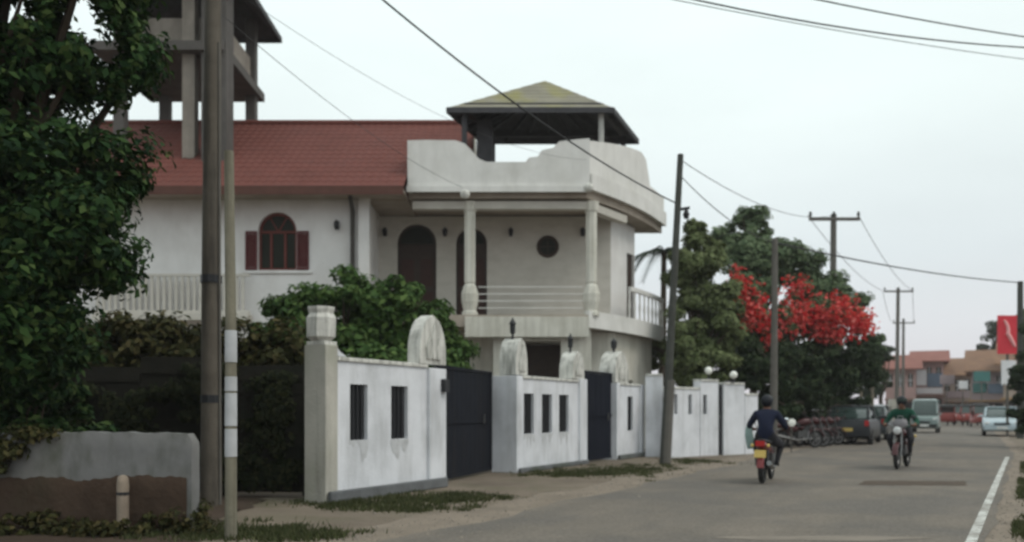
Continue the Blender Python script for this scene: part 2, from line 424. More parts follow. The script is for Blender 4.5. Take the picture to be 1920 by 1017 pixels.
M['greencloth'] = mat("green_shirt_cloth", (0.010, 0.060, 0.038), .95, .2, 8, .2)
M['greycloth'] = mat("grey_cloth", (0.24, 0.23, 0.24), .95, .2, 8, .2)
M['tealbag'] = mat("pale_teal_bag", (0.25, 0.34, 0.32), .7, .2, 8, .2)
M['helmet'] = mat("dark_helmet", (0.010, 0.012, 0.017), .45, .1, 4, 0, spec=.2)
M['eye'] = mat("dark_eye", (0.012, 0.01, 0.01), .3, .05, 8, 0)
M['lip'] = mat("lip", (0.13, 0.05, 0.045), .6, .05, 8, 0)
M['pinkwall'] = mat("faded_pink_wall", (0.44, 0.29, 0.27), .9, .12, .6, .1, streak=(0.22, 0.16, 0.13), streak_amt=.5, streak_scale=(1, 1, .2))
M['tanwall'] = mat("faded_tan_wall", (0.36, 0.30, 0.25), .9, .12, .6, .1, streak=(0.2, 0.16, 0.13), streak_amt=.5, streak_scale=(1, 1, .2))
M['mauvewall'] = mat("faded_mauve_wall", (0.33, 0.27, 0.28), .9, .12, .6, .1)
M['farroof'] = mat("brown_far_roof", (0.20, 0.115, 0.075), .9, .2, .6, .1, stain=(0.28, 0.17, 0.09), stain_amt=.5)
M['redroof'] = mat("red_far_roof", (0.24, 0.10, 0.08), .9, .2, .6, .1)
M['signwhite'] = mat("white_sign_face", (0.72, 0.73, 0.75), .5, .05, 2, 0)
M['signblue'] = mat("blue_grey_sign_face", (0.13, 0.18, 0.25), .5, .1, 2, 0)
M['signteal'] = mat("teal_sign_face", (0.045, 0.16, 0.15), .5, .1, 2, 0)
M['signred'] = mat("red_sign_face", (0.62, 0.035, 0.055), .5, .08, 2, 0)
M['signpink'] = mat("pale_pink_print", (0.85, 0.42, 0.42), .5, .05, 2, 0)
M['shade'] = mat("dark_shop_interior", (0.045, 0.04, 0.038), .9, .3, 2, 0)
M['yellowpaint'] = mat("ochre_trim", (0.40, 0.24, 0.09), .8, .15, 2, 0)

# ------------------------------------------------------------------ leaf clouds
def leaf_mesh(name, pos, nrm, size, m, parent=None, seed=0, aspect=.5, world=True, fold=.18):
    rng = np.random.default_rng(seed)
    n = len(pos)
    if parent is not None and world:
        rt = root_of(parent)
        pos = pos - np.array(rt.location)
    nrm = nrm / (np.linalg.norm(nrm, axis=1, keepdims=True) + 1e-9)
    t = rng.normal(size=(n, 3)); t -= nrm * (t*nrm).sum(1, keepdims=True)
    t /= (np.linalg.norm(t, axis=1, keepdims=True) + 1e-9)
    b = np.cross(nrm, t)
    L_ = (size * rng.uniform(.45, 1.6, n))[:, None]
    W_ = L_ * aspect * rng.uniform(.8, 1.2, n)[:, None]
    v = np.empty((n, 4, 3))
    v[:, 0] = pos - t*L_*.5
    v[:, 1] = pos + b*W_*.5 + nrm*W_*fold - t*L_*.06
    v[:, 2] = pos + t*L_*.5 - nrm*L_*.08
    v[:, 3] = pos - b*W_*.5 + nrm*W_*fold - t*L_*.06
    me = bpy.data.meshes.new(name)
    me.vertices.add(n*4); me.vertices.foreach_set("co", v.reshape(-1).astype(np.float32))
    me.loops.add(n*4); me.loops.foreach_set("vertex_index", np.arange(n*4, dtype=np.int32))
    me.polygons.add(n); me.polygons.foreach_set("loop_start", np.arange(0, n*4, 4, dtype=np.int32))
    try: me.polygons.foreach_set("loop_total", np.full(n, 4, dtype=np.int32))
    except Exception: pass
    me.materials.append(m); me.update(calc_edges=True)
    o = bpy.data.objects.new(name, me)
    if parent is not None: o.parent = parent
    col.objects.link(o)
    return o

def cloud(clumps, n, seed, sub=26, spread=.24, shell=.55):
    """leaf positions and normals: leaves cluster round many sub-clumps spread through each ellipsoid"""
    rng = np.random.default_rng(seed)
    vol = np.array([c[3]*c[4]*c[5] for c in clumps])**.75
    P = []; Nn = []
    for c, w in zip(clumps, vol/vol.sum()):
        k = max(8, int(n*w))
        cen = np.array(c[:3]); rad = np.array(c[3:6])
        d = rng.normal(size=(sub, 3)); d /= np.linalg.norm(d, axis=1, keepdims=True)
        rr = shell + (1-shell)*rng.uniform(0, 1, sub)**.7
        scn = cen + d*rad*rr[:, None]*.86
        sr = rng.uniform(.6, 1.4, sub)*spread*rad.mean()
        idx = rng.integers(0, sub, k)
        g = rng.normal(size=(k, 3)); g /= np.linalg.norm(g, axis=1, keepdims=True)
        g *= (rng.uniform(0, 1, k)**.45)[:, None]
        p = scn[idx] + g*sr[idx][:, None]*np.array([1.15, 1.15, .8])
        nn = g + 0.5*(p-cen)/rad + np.array([0, 0, .7]) + rng.normal(size=(k, 3))*.45
        P.append(p); Nn.append(nn)
    return np.concatenate(P), np.concatenate(Nn)

def limbs(mb, base, tips, r0, trunk_top, seed):
    rg = random.Random(seed)
    base = Vector(base); tt = Vector(trunk_top)
    pts = [base + (tt-base)*(k/5) + Vector((rg.uniform(-.06, .06), rg.uniform(-.06, .06), 0))*(1 if 0 < k < 5 else 0) for k in range(6)]
    mb.tube(pts, [r0*(1.25 if k == 0 else 1-.09*k) for k in range(6)], 9)
    for tip in tips:
        tip = Vector(tip); st = base + (tt-base)*rg.uniform(.6, .98)
        mid = (st+tip)/2 + Vector((rg.uniform(-.2, .2), rg.uniform(-.2, .2), rg.uniform(0, .35)))
        mb.tube([st, (st+mid)/2+Vector((0, 0, .06)), mid, (mid+tip)/2, tip], [r0*.5, r0*.42, r0*.32, r0*.2, r0*.08], 6)

def tree(name, label, base, clumps, n, size, lm, bm, r0=.14, seed=1, group=None, trunk_h=None, sub=26, cat="tree", spread=.24, shell=.55, gaps=()):
    t = thing(name, base, label, cat, group)
    mb = MB()
    zc = min(c[2] for c in clumps)
    top = Vector((base[0]*.6+clumps[0][0]*.4, base[1]*.6+clumps[0][1]*.4, trunk_h or zc))
    tips = []
    rg = random.Random(seed)
    for c in clumps:
        for _ in range(4):
            tips.append((c[0]+rg.uniform(-.6, .6)*c[3], c[1]+rg.uniform(-.6, .6)*c[4], c[2]+rg.uniform(-.3, .6)*c[5]))
    limbs(mb, base, tips, r0, top, seed)
    mb.build('trunk', bm, t, smooth=True)
    P, Q = cloud(clumps, n, seed, sub, spread, shell)
    for (gx, gz, gr) in gaps:          # breaks in the canopy
        dy_ = P[:, 1]-9.4
        keep = ((P[:, 0]-gx+.5*dy_)**2+(P[:, 2]-gz-.35*dy_)**2) > (gr*(1+.4*np.sin(P[:, 1]*7+gx*9)))**2
        P, Q = P[keep], Q[keep]
    leaf_mesh('crown', P, Q, size, lm, t, seed)
    return t

# ================================================================== SETTING
def sheet(name, poly, z, m, kind='structure'):
    mb = MB(); mb.add([(x, y, z) for x, y in poly], [tuple(range(len(poly)))])
    o = mb.build(name, m); tag(o, kind=kind)
    return o

# ground: one sheet with slight unevenness near the camera, flat beyond
def ground():
    mb = MB()
    xs = [-900, -200, -60] + [-30 + k*1.0 for k in range(0, 71)] + [60, 200, 900]
    ys = [-60, -10] + [0 + k*1.0 for k in range(0, 71)] + [110, 200, 500, 1500]
    vs_ = [(x, y, 0) for y in ys for x in xs]
    nx = len(xs)
    fs = [(j*nx+i, j*nx+i+1, (j+1)*nx+i+1, (j+1)*nx+i) for j in range(len(ys)-1) for i in range(nx-1)]
    mb.add(vs_, fs)
    tag(mb.build('ground', M['ground'], smooth=True), kind='structure')
ground()

def edge_l(Y): return .523*Y - 5.58
def edge_r(Y):
    return .581*Y - .53 if Y < 25 else 13.995 + .523*(Y-25)
rng0 = random.Random(3)
Ys = [-12, -4, 0, 3, 6] + [8+k*.6 for k in range(50)] + [40, 50, 60, 80, 105]
def wob(Y, s): return .10*math.sin(Y*1.9+s) + .07*math.sin(Y*4.3+s*2) + .05*math.sin(Y*9.1+s)
# dusty shoulders along both sides of the carriageway
lft = [(edge_l(y)-.85+wob(y, 5)*1.6, y) for y in Ys]; rgt = [(edge_r(y)+.55+wob(y, 9)*1.3, y) for y in Ys]
mb = MB(); n = len(Ys)
mb.add([(x, y, .004) for x, y in lft]+[(x, y, .004) for x, y in rgt], [(i, n+i, n+i+1, i+1) for i in range(n-1)])
tag(mb.build('road_shoulder', M['shoulder']), kind='structure')
lft = [(edge_l(y)+wob(y, 1)*.9, y) for y in Ys]; rgt = [(edge_r(y)+.16+wob(y, 2)*.35, y) for y in Ys]
mb = MB()
mb.add([(x, y, .010) for x, y in lft]+[(x, y, .010) for x, y in rgt], [(i, n+i, n+i+1, i+1) for i in range(n-1)])
tag(mb.build('road', M['asphalt']), kind='structure')
# painted edge line on the right
yl = [y for y in Ys if 2 < y < 24]
mb = MB(); n2 = len(yl)
mb.add([(edge_r(y)-.055, y, .014) for y in yl]+[(edge_r(y)+.055, y, .014) for y in yl], [(i, n2+i, n2+i+1, i+1) for i in range(n2-1)])
tag(mb.build('road_edge_line', M['line']), kind='structure')
# long dark repair strip across the right lane and a pale dusty patch nearer the camera
a = gnd(1620, 903); b = gnd(1810, 904); c = gnd(1813, 912); d = gnd(1615, 911)
def ragged(p, q, k, amp, sd):
    rg = random.Random(sd)
    return [(p[0]+(q[0]-p[0])*i/k+rg.uniform(-amp, amp), p[1]+(q[1]-p[1])*i/k+rg.uniform(-amp, amp)) for i in range(k)]
sheet('road_patch', ragged(d, c, 14, .05, 1)+ragged(c, b, 3, .05, 2)+ragged(b, a, 14, .05, 3)+ragged(a, d, 3, .05, 4), .015, M['patch'])
pc = gnd(1545, 1012)
sheet('dusty_patch', [(pc.x+1.0*math.cos(t)*(1+.15*math.sin(3*t)), pc.y+.16*math.sin(t)*(1+.2*math.cos(5*t))) for t in [2*PI*k/24 for k in range(24)]], .014, M['dust'])

# ================================================================== HOUSE
Y0 = 25.2; YW = 27.2
def hx(px, Y=Y0): return (px-960)*Y/F
def hz(py, Y=Y0): return EYE+(HOR-py)*Y/F
house = thing('house', (-2, Y0, 0), "two-storey white house with red tiled roof, corner balcony and rooftop pavilion", "house")
ZF = 3.95; ZC = 7.2; ZT = 7.5
XL = -13.2; XR = hx(690)           # left wing, its right end
# left wing front wall with the arched window opening and ground floor window
wx0, wx1 = hx(483), hx(556)
mb = MB(); mb.M = Matrix.Translation((0, Y0, 0))
sx0, sx1 = hx(484), hx(556)
wz0 = hz(507); wz1 = hz(398)
mb.wall(XL, XR, 0, 7.45, 0, .25, holes=[(hx(300), hx(350), 1.0, 2.4)], arches=[(sx0, sx1, wz0, wz1)])
mb.build('front_wall', M['housewhite'], house)
# side walls of the wing and back walls of the whole house
mb = MB()
mb.box((XR-.25, Y0+.25, 0), (XR, YW, 7.45))
mb.box((XL, Y0+.25, 0), (XL+.25, 33, 7.45))
mb.box((XL+.25, 32.75, 0), (4.2, 33, 7.45))
mb.build('side_wall', M['housewhite'], house)
# verandah wall, recessed behind the columns
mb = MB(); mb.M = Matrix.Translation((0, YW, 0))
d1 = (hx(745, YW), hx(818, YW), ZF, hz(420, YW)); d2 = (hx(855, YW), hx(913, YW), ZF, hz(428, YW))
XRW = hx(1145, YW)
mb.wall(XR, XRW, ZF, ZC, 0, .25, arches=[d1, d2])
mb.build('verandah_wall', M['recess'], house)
mb = MB(); mb.M = Matrix.Translation((0, YW-.6, 0))
mb.wall(XR, XRW, 0, ZF-.35, 0, .25, holes=[(hx(700, 26.6), hx(760, 26.6), .9, 2.4)])
mb.build('ground_wall', M['cream'], house)
# arched doors: frame leaves and glass
for (xa, xb, za, zt) in (d1, d2):
    r = (xb-xa)/2; cx = (xa+xb)/2
    mb = MB()
    poly = [(xa, za), (xb, za)] + [(cx+r*math.cos(t), zt-r+r*math.sin(t)) for t in [PI*k/14 for k in range(15)]]
    mb.M = Matrix.Translation((0, YW+.12, 0)); mb.prism(poly, 0, .05)
    dr = mb.build('door', M['doorwood'], house)
    mb = MB(); mb.M = Matrix.Translation((0, YW+.08, 0))
    for sx in (-1, 1):
        for (z0_, z1_) in ((.2, .95), (1.1, 1.95)):
            mb.box((cx+sx*r*.5-r*.33, 0, za+z0_), (cx+sx*r*.5+r*.33, .04, za+z1_))
    mb.build('door_panel', M['doorpanel'], dr)
    mb = MB(); mb.M = Matrix.Translation((0, YW+.07, 0))
    pl = [(cx+(r-.1)*math.cos(t), zt-r+(r-.1)*math.sin(t)) for t in [PI*k/12 for k in range(13)]]
    mb.prism(pl, 0, .03)
    mb.build('fanlight', M['glass'], dr)
    mb = MB(); mb.tube([(cx+.04, YW+.06, za+1.05), (cx+.04, YW+.06, za+1.2)], .02, 6); mb.build('handle', M['chrome'], dr)
# red arched window with open shutters in the wing
cx = (sx0+sx1)/2; r = (sx1-sx0)/2
win = MB(); win.M = Matrix.Translation((0, Y0+.10, 0))
zs = wz1-r
for x in (sx0+.03, cx-.2, cx+.2, sx1-.03): win.box((x-.035, 0, wz0), (x+.035, .06, zs))
win.box((sx0, -.003, wz0), (sx1, .063, wz0+.07)); win.box((sx0, -.003, zs-.04), (sx1, .063, zs+.03))
arc = [(cx+r*math.cos(t), zs+.03+(r-.03)*math.sin(t)) for t in [PI*k/14 for k in range(15)]]
arc2 = [(cx+(r-.08)*math.cos(t), zs+.03+(r-.11)*math.sin(t)) for t in [PI*k/14 for k in range(15)]][::-1]
for k in range(14): win.prism([arc[k], arc[k+1], arc2[13-k], arc2[14-k]], .002, .058)
for t in (PI/3, 2*PI/3): win.bar((cx, .03, zs), (cx+(r-.05)*math.cos(t), .03, zs+(r-.05)*math.sin(t)), .04, .04)
wo = win.build('window', M['redframe'], house)
mb = MB(); mb.M = Matrix.Translation((0, Y0+.15, 0))
mb.prism([(sx0+.02, wz0+.02), (sx1-.02, wz0+.02)] + [(cx+(r-.02)*math.cos(t), zs+(r-.02)*math.sin(t)) for t in [PI*k/14 for k in range(15)]], 0, .02)
mb.build('pane', M['glass'], wo)
for sg, xe, w in ((-1, sx0, hx(484)-hx(462)), (1, sx1, hx(578)-hx(556))):
    mb = MB(); xa, xb = (xe-w-.02, xe-.02) if sg < 0 else (xe+.02, xe+w+.02)
    y = Y0-.05
    mb.box((xa, y, wz0), (xa+.04, y+.04, zs)); mb.box((xb-.04, y, wz0), (xb, y+.04, zs))
    mb.box((xa+.04, y, wz0), (xb-.04, y+.04, wz0+.07)); mb.box((xa+.04, y, zs-.07), (xb-.04, y+.04, zs))
    k = 0; z = wz0+.09
    while z < zs-.10:
        mb.add([(xa+.04, y+.005, z), (xb-.04, y+.005, z), (xb-.04, y+.035, z+.05), (xa+.04, y+.035, z+.05)], [(0, 1, 2, 3)])
        z += .055
    mb.build('shutter', M['redwood'], house)
# ledge under the window
mb = MB(); mb.box((sx0-.45, Y0-.07, wz0-.09), (sx1+.45, Y0-.003, wz0-.02)); mb.build('window_sill', M['housewhite'], house)
# ground-floor windows
for xa, xb, yy in ((hx(300), hx(350), Y0), (hx(700, 26.6), hx(760, 26.6), 26.6)):
    mb = MB(); mb.box((xa, yy+.14, .9), (xb, yy+.17, 2.42)); mb.build('window_pane', M['glass'], house)
# round window on the verandah wall
cx, cz = hx(1027, YW), hz(463, YW); r = 17*YW/F*1.05
mb = MB(); ring = []
for k in range(25):
    t = 2*PI*k/24; ring.append((cx+r*math.cos(t), YW-.03, cz+r*math.sin(t)))
mb.tube(ring, .05, 8, cap=False)
rw = mb.build('round_window', M['doorwood'], house, smooth=True)
mb = MB(); mb.prism([(cx+r*math.cos(2*PI*k/24), cz+r*math.sin(2*PI*k/24)) for k in range(24)], YW-.03, YW-.005)
mb.build('pane', M['glass'], rw)
mb = MB(); mb.bar((cx-r, YW-.045, cz), (cx+r, YW-.045, cz), .03, .03); mb.bar((cx, YW-.045, cz-r), (cx, YW-.045, cz+r), .03, .03)
mb.build('glazing_bar', M['doorwood'], rw)
# wall lanterns
def lantern(px, py, Y):
    p = at(px, py, Y)
    mb = MB(); mb.box((p.x-.05, Y-.03, p.z-.10), (p.x+.05, Y-.003, p.z+.14)); mb.bar((p.x, Y-.03, p.z+.1), (p.x, Y-.17, p.z+.13), .03, .03)
    mb.lathe((p.x, Y-.17, p.z-.12), [(.04, -.02), (.07, .04), (.085, .18), (.02, .25)], 6)
    mb.build('wall_lantern', M['black'], house)
for px in (723, 835, 958): lantern(px, 437, YW)
lantern(1092, 437, YW); lantern(633, 424, Y0)
# terrace slab over the verandah and balcony floor slab; outline of the rounded right corner
PC = (2.18, 25.0); PE = (5.14, 30.0)
def side(t, off=0.0):
    bulge = .22*math.sin(PI*min(1, max(0, t)))
    d = Vector((PE[0]-PC[0], PE[1]-PC[1])).normalized(); nn = Vector((d.y, -d.x))
    return (PC[0]+(PE[0]-PC[0])*t + nn.x*(bulge+off), PC[1]+(PE[1]-PC[1])*t + nn.y*(bulge+off))
curve = [side(k/14) for k in range(15)]
XT = hx(765, 25.0)
mb = MB(); mb.slab([(XT, 25.10)]+[(x-.07, y+.03) for x, y in curve]+[(XT, 30.0)], ZC+.05, ZT)
mb.build('terrace_slab', M['soffit'], house)
mb = MB(); mb.slab([(XR+.01, 25.02)]+[(x-.02, y+.02) for x, y in curve]+[(XR+.01, 30.0)], ZF-.33, ZF)
mb.build('balcony_slab', M['soffit'], house)
# beams under the terrace slab
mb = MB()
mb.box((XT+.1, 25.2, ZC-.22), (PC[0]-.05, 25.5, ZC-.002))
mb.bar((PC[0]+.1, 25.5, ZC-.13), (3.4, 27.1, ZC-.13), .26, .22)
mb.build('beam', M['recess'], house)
# balcony front band
mb = MB(); mb.box((hx(872, 24.95), 24.9, hz(632, 24.95)), (2.16, 25.02, hz(594, 24.95)))
mb.build('balcony_band', M['cream'], house)
mb = MB(); n = len(curve); t2 = .12
def ribbon(mb, pts, z0, z1, th, ztop=None):
    inner = []
    for i, (x, y) in enumerate(pts):
        a = Vector(pts[max(i-1, 0)]); b = Vector(pts[min(i+1, len(pts)-1)]); d = (b-a).normalized()
        inner.append((x-d.y*th, y+d.x*th))
    zt = ztop or [z1]*len(pts)
    vs_ = []
    for i in range(len(pts)):
        vs_ += [(*pts[i], z0), (*inner[i], z0), (*inner[i], zt[i]), (*pts[i], zt[i])]
    fs = []
    for i in range(len(pts)-1):
        for k in range(4): fs.append((i*4+k, i*4+(k+1) % 4, (i+1)*4+(k+1) % 4, (i+1)*4+k))
    fs.append((3, 2, 1, 0)); m = (len(pts)-1)*4; fs.append((m, m+1, m+2, m+3))
    mb.add(vs_, [f[::-1] for f in fs])
ribbon(mb, curve, ZF-.36, ZF+.12, .12)
mb.build('balcony_edge', M['parapet'], house)
# roof-terrace parapet: front with the stepped dip, right side rising to a hump
fp = []
def zP(py): return hz(py, 25.0)
prof = [(765, 266), (800, 265), (855, 266), (872, 272), (884, 284), (898, 300), (912, 306), (985, 306), (992, 298), (1008, 296), (1016, 284), (1036, 280), (1048, 268), (1080, 264), (1105, 262)]
mb = MB()
for i in range(len(prof)-1):
    (x0, y0), (x1, y1) = prof[i], prof[i+1]
    a, b = hx(x0, 25.0), hx(x1, 25.0)
    poly = [(a, zP(361)), (b, zP(361)), (b, zP(y1)), (a, zP(y0))]
    mb.prism(poly, 24.88, 25.0)
mb.box((XT, 25.0, zP(361)), (XT+.12, 26.4, zP(266)))
mb.build('parapet', M['parapet'], house)
tops = []
for k in range(15):
    t = k/14
    tops.append(8.86+.5*math.sin(PI*min(1, t/.75)*.5) if t < .60 else (9.2 if t < .66 else 8.45+.0*(t-.66)/.34))
mb = MB(); ribbon(mb, curve, ZT-.02, 9, .12, tops); mb.build('parapet', M['parapet'], house)
# projecting moulding along the parapet foot, with corner bosses
mb = MB(); mb.box((XT-.02, 24.80, zP(363)), (PC[0]+.02, 24.878, zP(352)))
ribbon(mb, [side(k/14, .09) for k in range(15)], ZT-.03, ZT+.42, .06)
mb.build('moulding', M['parapet'], house)
for px, py in ((872, 365), (1104, 352)):
    p = at(px, py, 24.78); mb = MB(); mb.ball(p, (.14, .10, .13), 10, 6); mb.build('boss', M['cap'], house, smooth=True)
# balcony columns: slender shaft on a swollen pedestal
for px in (881, 1109):
    x = hx(px, 25.3); mb = MB()
    mb.lathe((x, 25.35, ZF), [(.24, 0), (.24, .10), (.19, .14), (.25, .40), (.26, .62), (.19, .84), (.14, .92), (.165, .96), (.165, 2.95), (.2, 3.0), (.23, ZC-ZF)], 8)
    mb.build('column', M['cream'], house)
mb = MB(); x = hx(682, 25.0); mb.box((x-.15, 25.0, 0), (x+.15, Y0-.003, 7.4)); mb.build('pilaster', M['housewhite'], house)
mb = MB(); x = hx(660, 25.0); mb.tube([(x, 24.75, 7.4), (x, 24.75, 7.2), (x, 25.08, 6.9), (x, 25.08, .2)], .065, 8); mb.build('drainpipe', M['pipe'], house, smooth=True)
# right-hand wall of the upper floor, running back along the road, with its door
pA = Vector((XRW, YW)); pB = Vector((4.0, 28.95))
dd = (pB-pA); ln = dd.length
mb = MB(); mb.M = frame((pA.x, pA.y), dd.x, dd.y)
mb.wall(0, ln, ZF, ZC, -.002, .22, holes=[(ln*.66, ln*.98, ZF, ZF+2.35)])
mb.build('side_wall', M['housewhite'], house)
mb = MB(); mb.M = frame((pA.x, pA.y), dd.x, dd.y); mb.box((ln*.66, .08, ZF), (ln*.98, .12, ZF+2.35)); mb.build('side_door', M['doorwood'], house)
mb = MB(); mb.box((pB.x-2.5, pB.y+.1, 0), (pB.x-.1, pB.y+.3, ZC)); mb.M = frame((3.0, 26.6), dd.x, dd.y); mb.wall(0, 3.4, 0, ZF-.35, 0, .22, holes=[(1.0, 1.7, .1, 2.2)])
mb.build('side_wall', M['cream'], house)
# thin pale railing between the balcony columns, and the railing before the wing
xa, xb = hx(881, 25.3)+.24, hx(1109, 25.3)-.24
for z in (.22, .42, .62, .82):
    mb = MB(); mb.tube([(xa, 25.3, ZF+z), (xb, 25.3, ZF+z)], .016, 6); mb.build('railing_bar', M['parapet'], house)
zr0, zr1 = hz(588, 24.9), hz(514, 24.9)
xa, xb = XL+1.5, hx(468, 24.9)
mb = MB(); mb.box((xa, 24.86, zr1-.07), (xb, 24.96, zr1)); mb.box((xa, 24.86, zr0-.02), (xb, 24.96, zr0+.08)); mb.box((xa, 24.70, zr0-.2), (xb, Y0-.003, zr0-.022)); mb.build('wing_rail', M['recess'], house)
k = 0; x = xa+.06
while x < xb-.04:
    mb = MB(); mb.box((x-.035, 24.88, zr0+.081), (x+.035, 24.94, zr1-.071)); mb.build('wing_baluster', M['recess'], house); x += .17
# balustrade round the right-hand balcony
mb = MB(); ribbon(mb, curve[6:], ZF+.95, ZF+1.08, .10); mb.build('balcony_rail', M['parapet'], house)
for k in range(6, 15):
    for q in (0, ):
        if k == 14 and q: continue
        x, y = side((k+q)/14, -.06)
        mb = MB(); mb.lathe((x, y, ZF+.12), [(.04, 0), (.035, .2), (.05, .36), (.03, .6), (.04, .83)], 8); mb.build('baluster', M['parapet'], house, smooth=True)
# ground floor below the balcony: carport front with opening, posts
mb = MB(); mb.M = Matrix.Translation((0, 25.3, 0))
mb.wall(hx(925, 25.3), 2.26, 0, ZF-.35, 0, .25, holes=[(hx(985, 25.3), hx(1052, 25.3), 0, hz(640, 25.3))])
mb.build('carport_wall', M['cream'], house)
mb = MB(); mb.box((hx(985, 25.3)-.2, 26.3, 0), (hx(1052, 25.3)+.2, 26.4, 3.2)); mb.build('carport_door', M['doorwood'], house)
# tiled roof of the wing: corrugated rows, real relief
ZE = 7.36; YE = 24.2; YR = 29.0; ZR = 10.62
def roof_mesh(xa, xb, ya, yb, za, zb, name='roof'):
    mb = MB(); pitch = .24; nu = int((xb-xa)/pitch*4); nv = 15
    vs_ = []; fs = []
    for j in range(nv):
        for e in (0, 1):
            t = (j+e)/nv
            for i in range(nu+1):
                x = xa+(xb-xa)*i/nu
                w = .016*math.cos(2*PI*(x-xa)/pitch)
                vs_.append((x, ya+(yb-ya)*t, za+(zb-za)*t+w+(.018 if e == 0 else 0)))
    m = nu+1
    for j in range(nv*2-1):
        for i in range(nu): fs.append((j*m+i, j*m+i+1, (j+1)*m+i+1, (j+1)*m+i))
    mb.add(vs_, fs)
    return mb.build(name, M['tile'], house, smooth=True)
def rz_(y): return ZE+(ZR-ZE)*(y-YE)/(YR-YE)
roof_mesh(XL-.5, XT-.02, YE, YR, ZE, ZR)
roof_mesh(XT-.02, hx(888, 27.5), 25.1, YR, rz_(25.1), ZR)
mb = MB(); mb.add([(XL-.5, YR+.01, ZR-.02), (hx(888, 27.5), YR+.01, ZR-.02), (hx(888, 27.5), 33.4, ZE), (XL-.5, 33.4, ZE)], [(0, 1, 2, 3)])
mb.build('roof_back', M['tile'], house)
mb = MB(); mb.tube([(XL-.5, YR, ZR+.02), (XT, YR, ZR+.02), (hx(888, 27.5), YR, ZR+.02)], .11, 8); mb.build('roof_ridge', M['tile'], house, smooth=True)
mb = MB(); mb.box((XL-.5, YE-.03, ZE-.22), (XT-.03, YE-.003, ZE+.02)); mb.build('fascia', M['fascia'], house)
mb = MB(); mb.box((XL-.5, YE, ZE-.12), (XT-.03, Y0-.01, ZE-.07)); mb.box((XR+.01, Y0-.01, ZE-.14), (XT-.03, YW+.1, ZE-.09)); mb.build('eave_soffit', M['soffit'], house)
mb = MB(); xg = hx(888, 27.5)
mb.add([(xg-.01, 25.3, 7.5), (xg-.01, 33, 7.5), (xg-.01, YR, ZR-.1)], [(0, 1, 2)]); mb.build('gable', M['piergrey'], house)
# pavilion on the roof terrace
A = [at(838, 209, 25.5), at(1150, 198, 25.5), at(1197, 262, 28.5), at(905, 262, 28.5)]
zE = sum(p.z for p in A)/4
A = [Vector((p.x, p.y, zE)) for p in A]
ap = at(1022, 152, 27.0)
def pav(mb, pts, apex, th):
    # each slope as tile courses stepping down
    for k in range(4):
        a, b = pts[k], pts[(k+1) % 4]
        nv = 8
        for j in range(nv):
            t0, t1 = j/nv, (j+1)/nv
            q = [a.lerp(apex, t0), b.lerp(apex, t0), b.lerp(apex, t1), a.lerp(apex, t1)]
            up = Vector((0, 0, .012))
            lo = [q[0]+up, q[1]+up, q[2], q[3]]
            base = [q[0]-Vector((0, 0, th)), q[1]-Vector((0, 0, th))]
            mb.add(lo, [(0, 1, 2, 3)])
            mb.add([q[0]-Vector((0, 0, .0)), q[1]-Vector((0, 0, .0)), lo[1], lo[0]], [(0, 1, 2, 3)])
mb = MB(); pav(mb, A, ap, .1); mb.build('pavilion_roof', M['pavtile'], house)
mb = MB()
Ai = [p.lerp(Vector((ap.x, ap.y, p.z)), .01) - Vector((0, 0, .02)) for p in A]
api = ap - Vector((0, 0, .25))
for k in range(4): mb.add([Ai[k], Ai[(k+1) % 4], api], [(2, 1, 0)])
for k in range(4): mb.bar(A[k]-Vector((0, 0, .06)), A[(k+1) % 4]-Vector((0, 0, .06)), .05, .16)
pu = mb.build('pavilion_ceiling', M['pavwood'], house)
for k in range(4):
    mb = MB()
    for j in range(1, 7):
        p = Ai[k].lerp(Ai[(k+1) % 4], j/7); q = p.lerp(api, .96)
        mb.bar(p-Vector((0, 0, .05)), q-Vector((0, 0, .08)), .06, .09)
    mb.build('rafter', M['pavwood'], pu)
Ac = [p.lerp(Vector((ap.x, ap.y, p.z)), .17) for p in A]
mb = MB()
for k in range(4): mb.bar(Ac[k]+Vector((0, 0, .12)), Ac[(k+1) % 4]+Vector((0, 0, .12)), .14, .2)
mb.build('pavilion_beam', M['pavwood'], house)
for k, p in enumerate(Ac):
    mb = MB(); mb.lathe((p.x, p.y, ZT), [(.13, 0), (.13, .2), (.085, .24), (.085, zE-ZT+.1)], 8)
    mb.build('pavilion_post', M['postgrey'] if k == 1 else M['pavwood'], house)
mb = MB(); p = at(916, 300, 26.6); mb.box((p.x-.35, 26.5, ZT), (p.x+.12, 27.6, zE)); mb.build('stair_hatch', M['pavwood'], house)
# tower straddling the roof of the wing
tw = {}
TXL, TXR = -11.6, -8.72; TYF, TYB = 26.3, 29.7
zS0, zS1 = 11.75, 12.02
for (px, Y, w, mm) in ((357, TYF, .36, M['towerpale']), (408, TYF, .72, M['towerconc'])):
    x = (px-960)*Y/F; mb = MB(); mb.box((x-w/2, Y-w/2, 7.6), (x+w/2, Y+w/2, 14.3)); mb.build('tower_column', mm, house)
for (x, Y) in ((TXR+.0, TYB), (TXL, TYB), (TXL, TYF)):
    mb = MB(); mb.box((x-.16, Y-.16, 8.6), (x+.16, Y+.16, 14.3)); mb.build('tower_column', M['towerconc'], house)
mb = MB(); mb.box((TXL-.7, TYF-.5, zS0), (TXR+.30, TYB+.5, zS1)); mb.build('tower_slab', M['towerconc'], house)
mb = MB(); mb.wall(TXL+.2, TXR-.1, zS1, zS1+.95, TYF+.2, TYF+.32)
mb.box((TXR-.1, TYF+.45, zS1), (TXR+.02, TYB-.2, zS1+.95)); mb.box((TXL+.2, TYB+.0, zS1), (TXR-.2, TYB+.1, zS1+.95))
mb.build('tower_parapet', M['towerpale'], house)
ze = 14.1; ex = .95
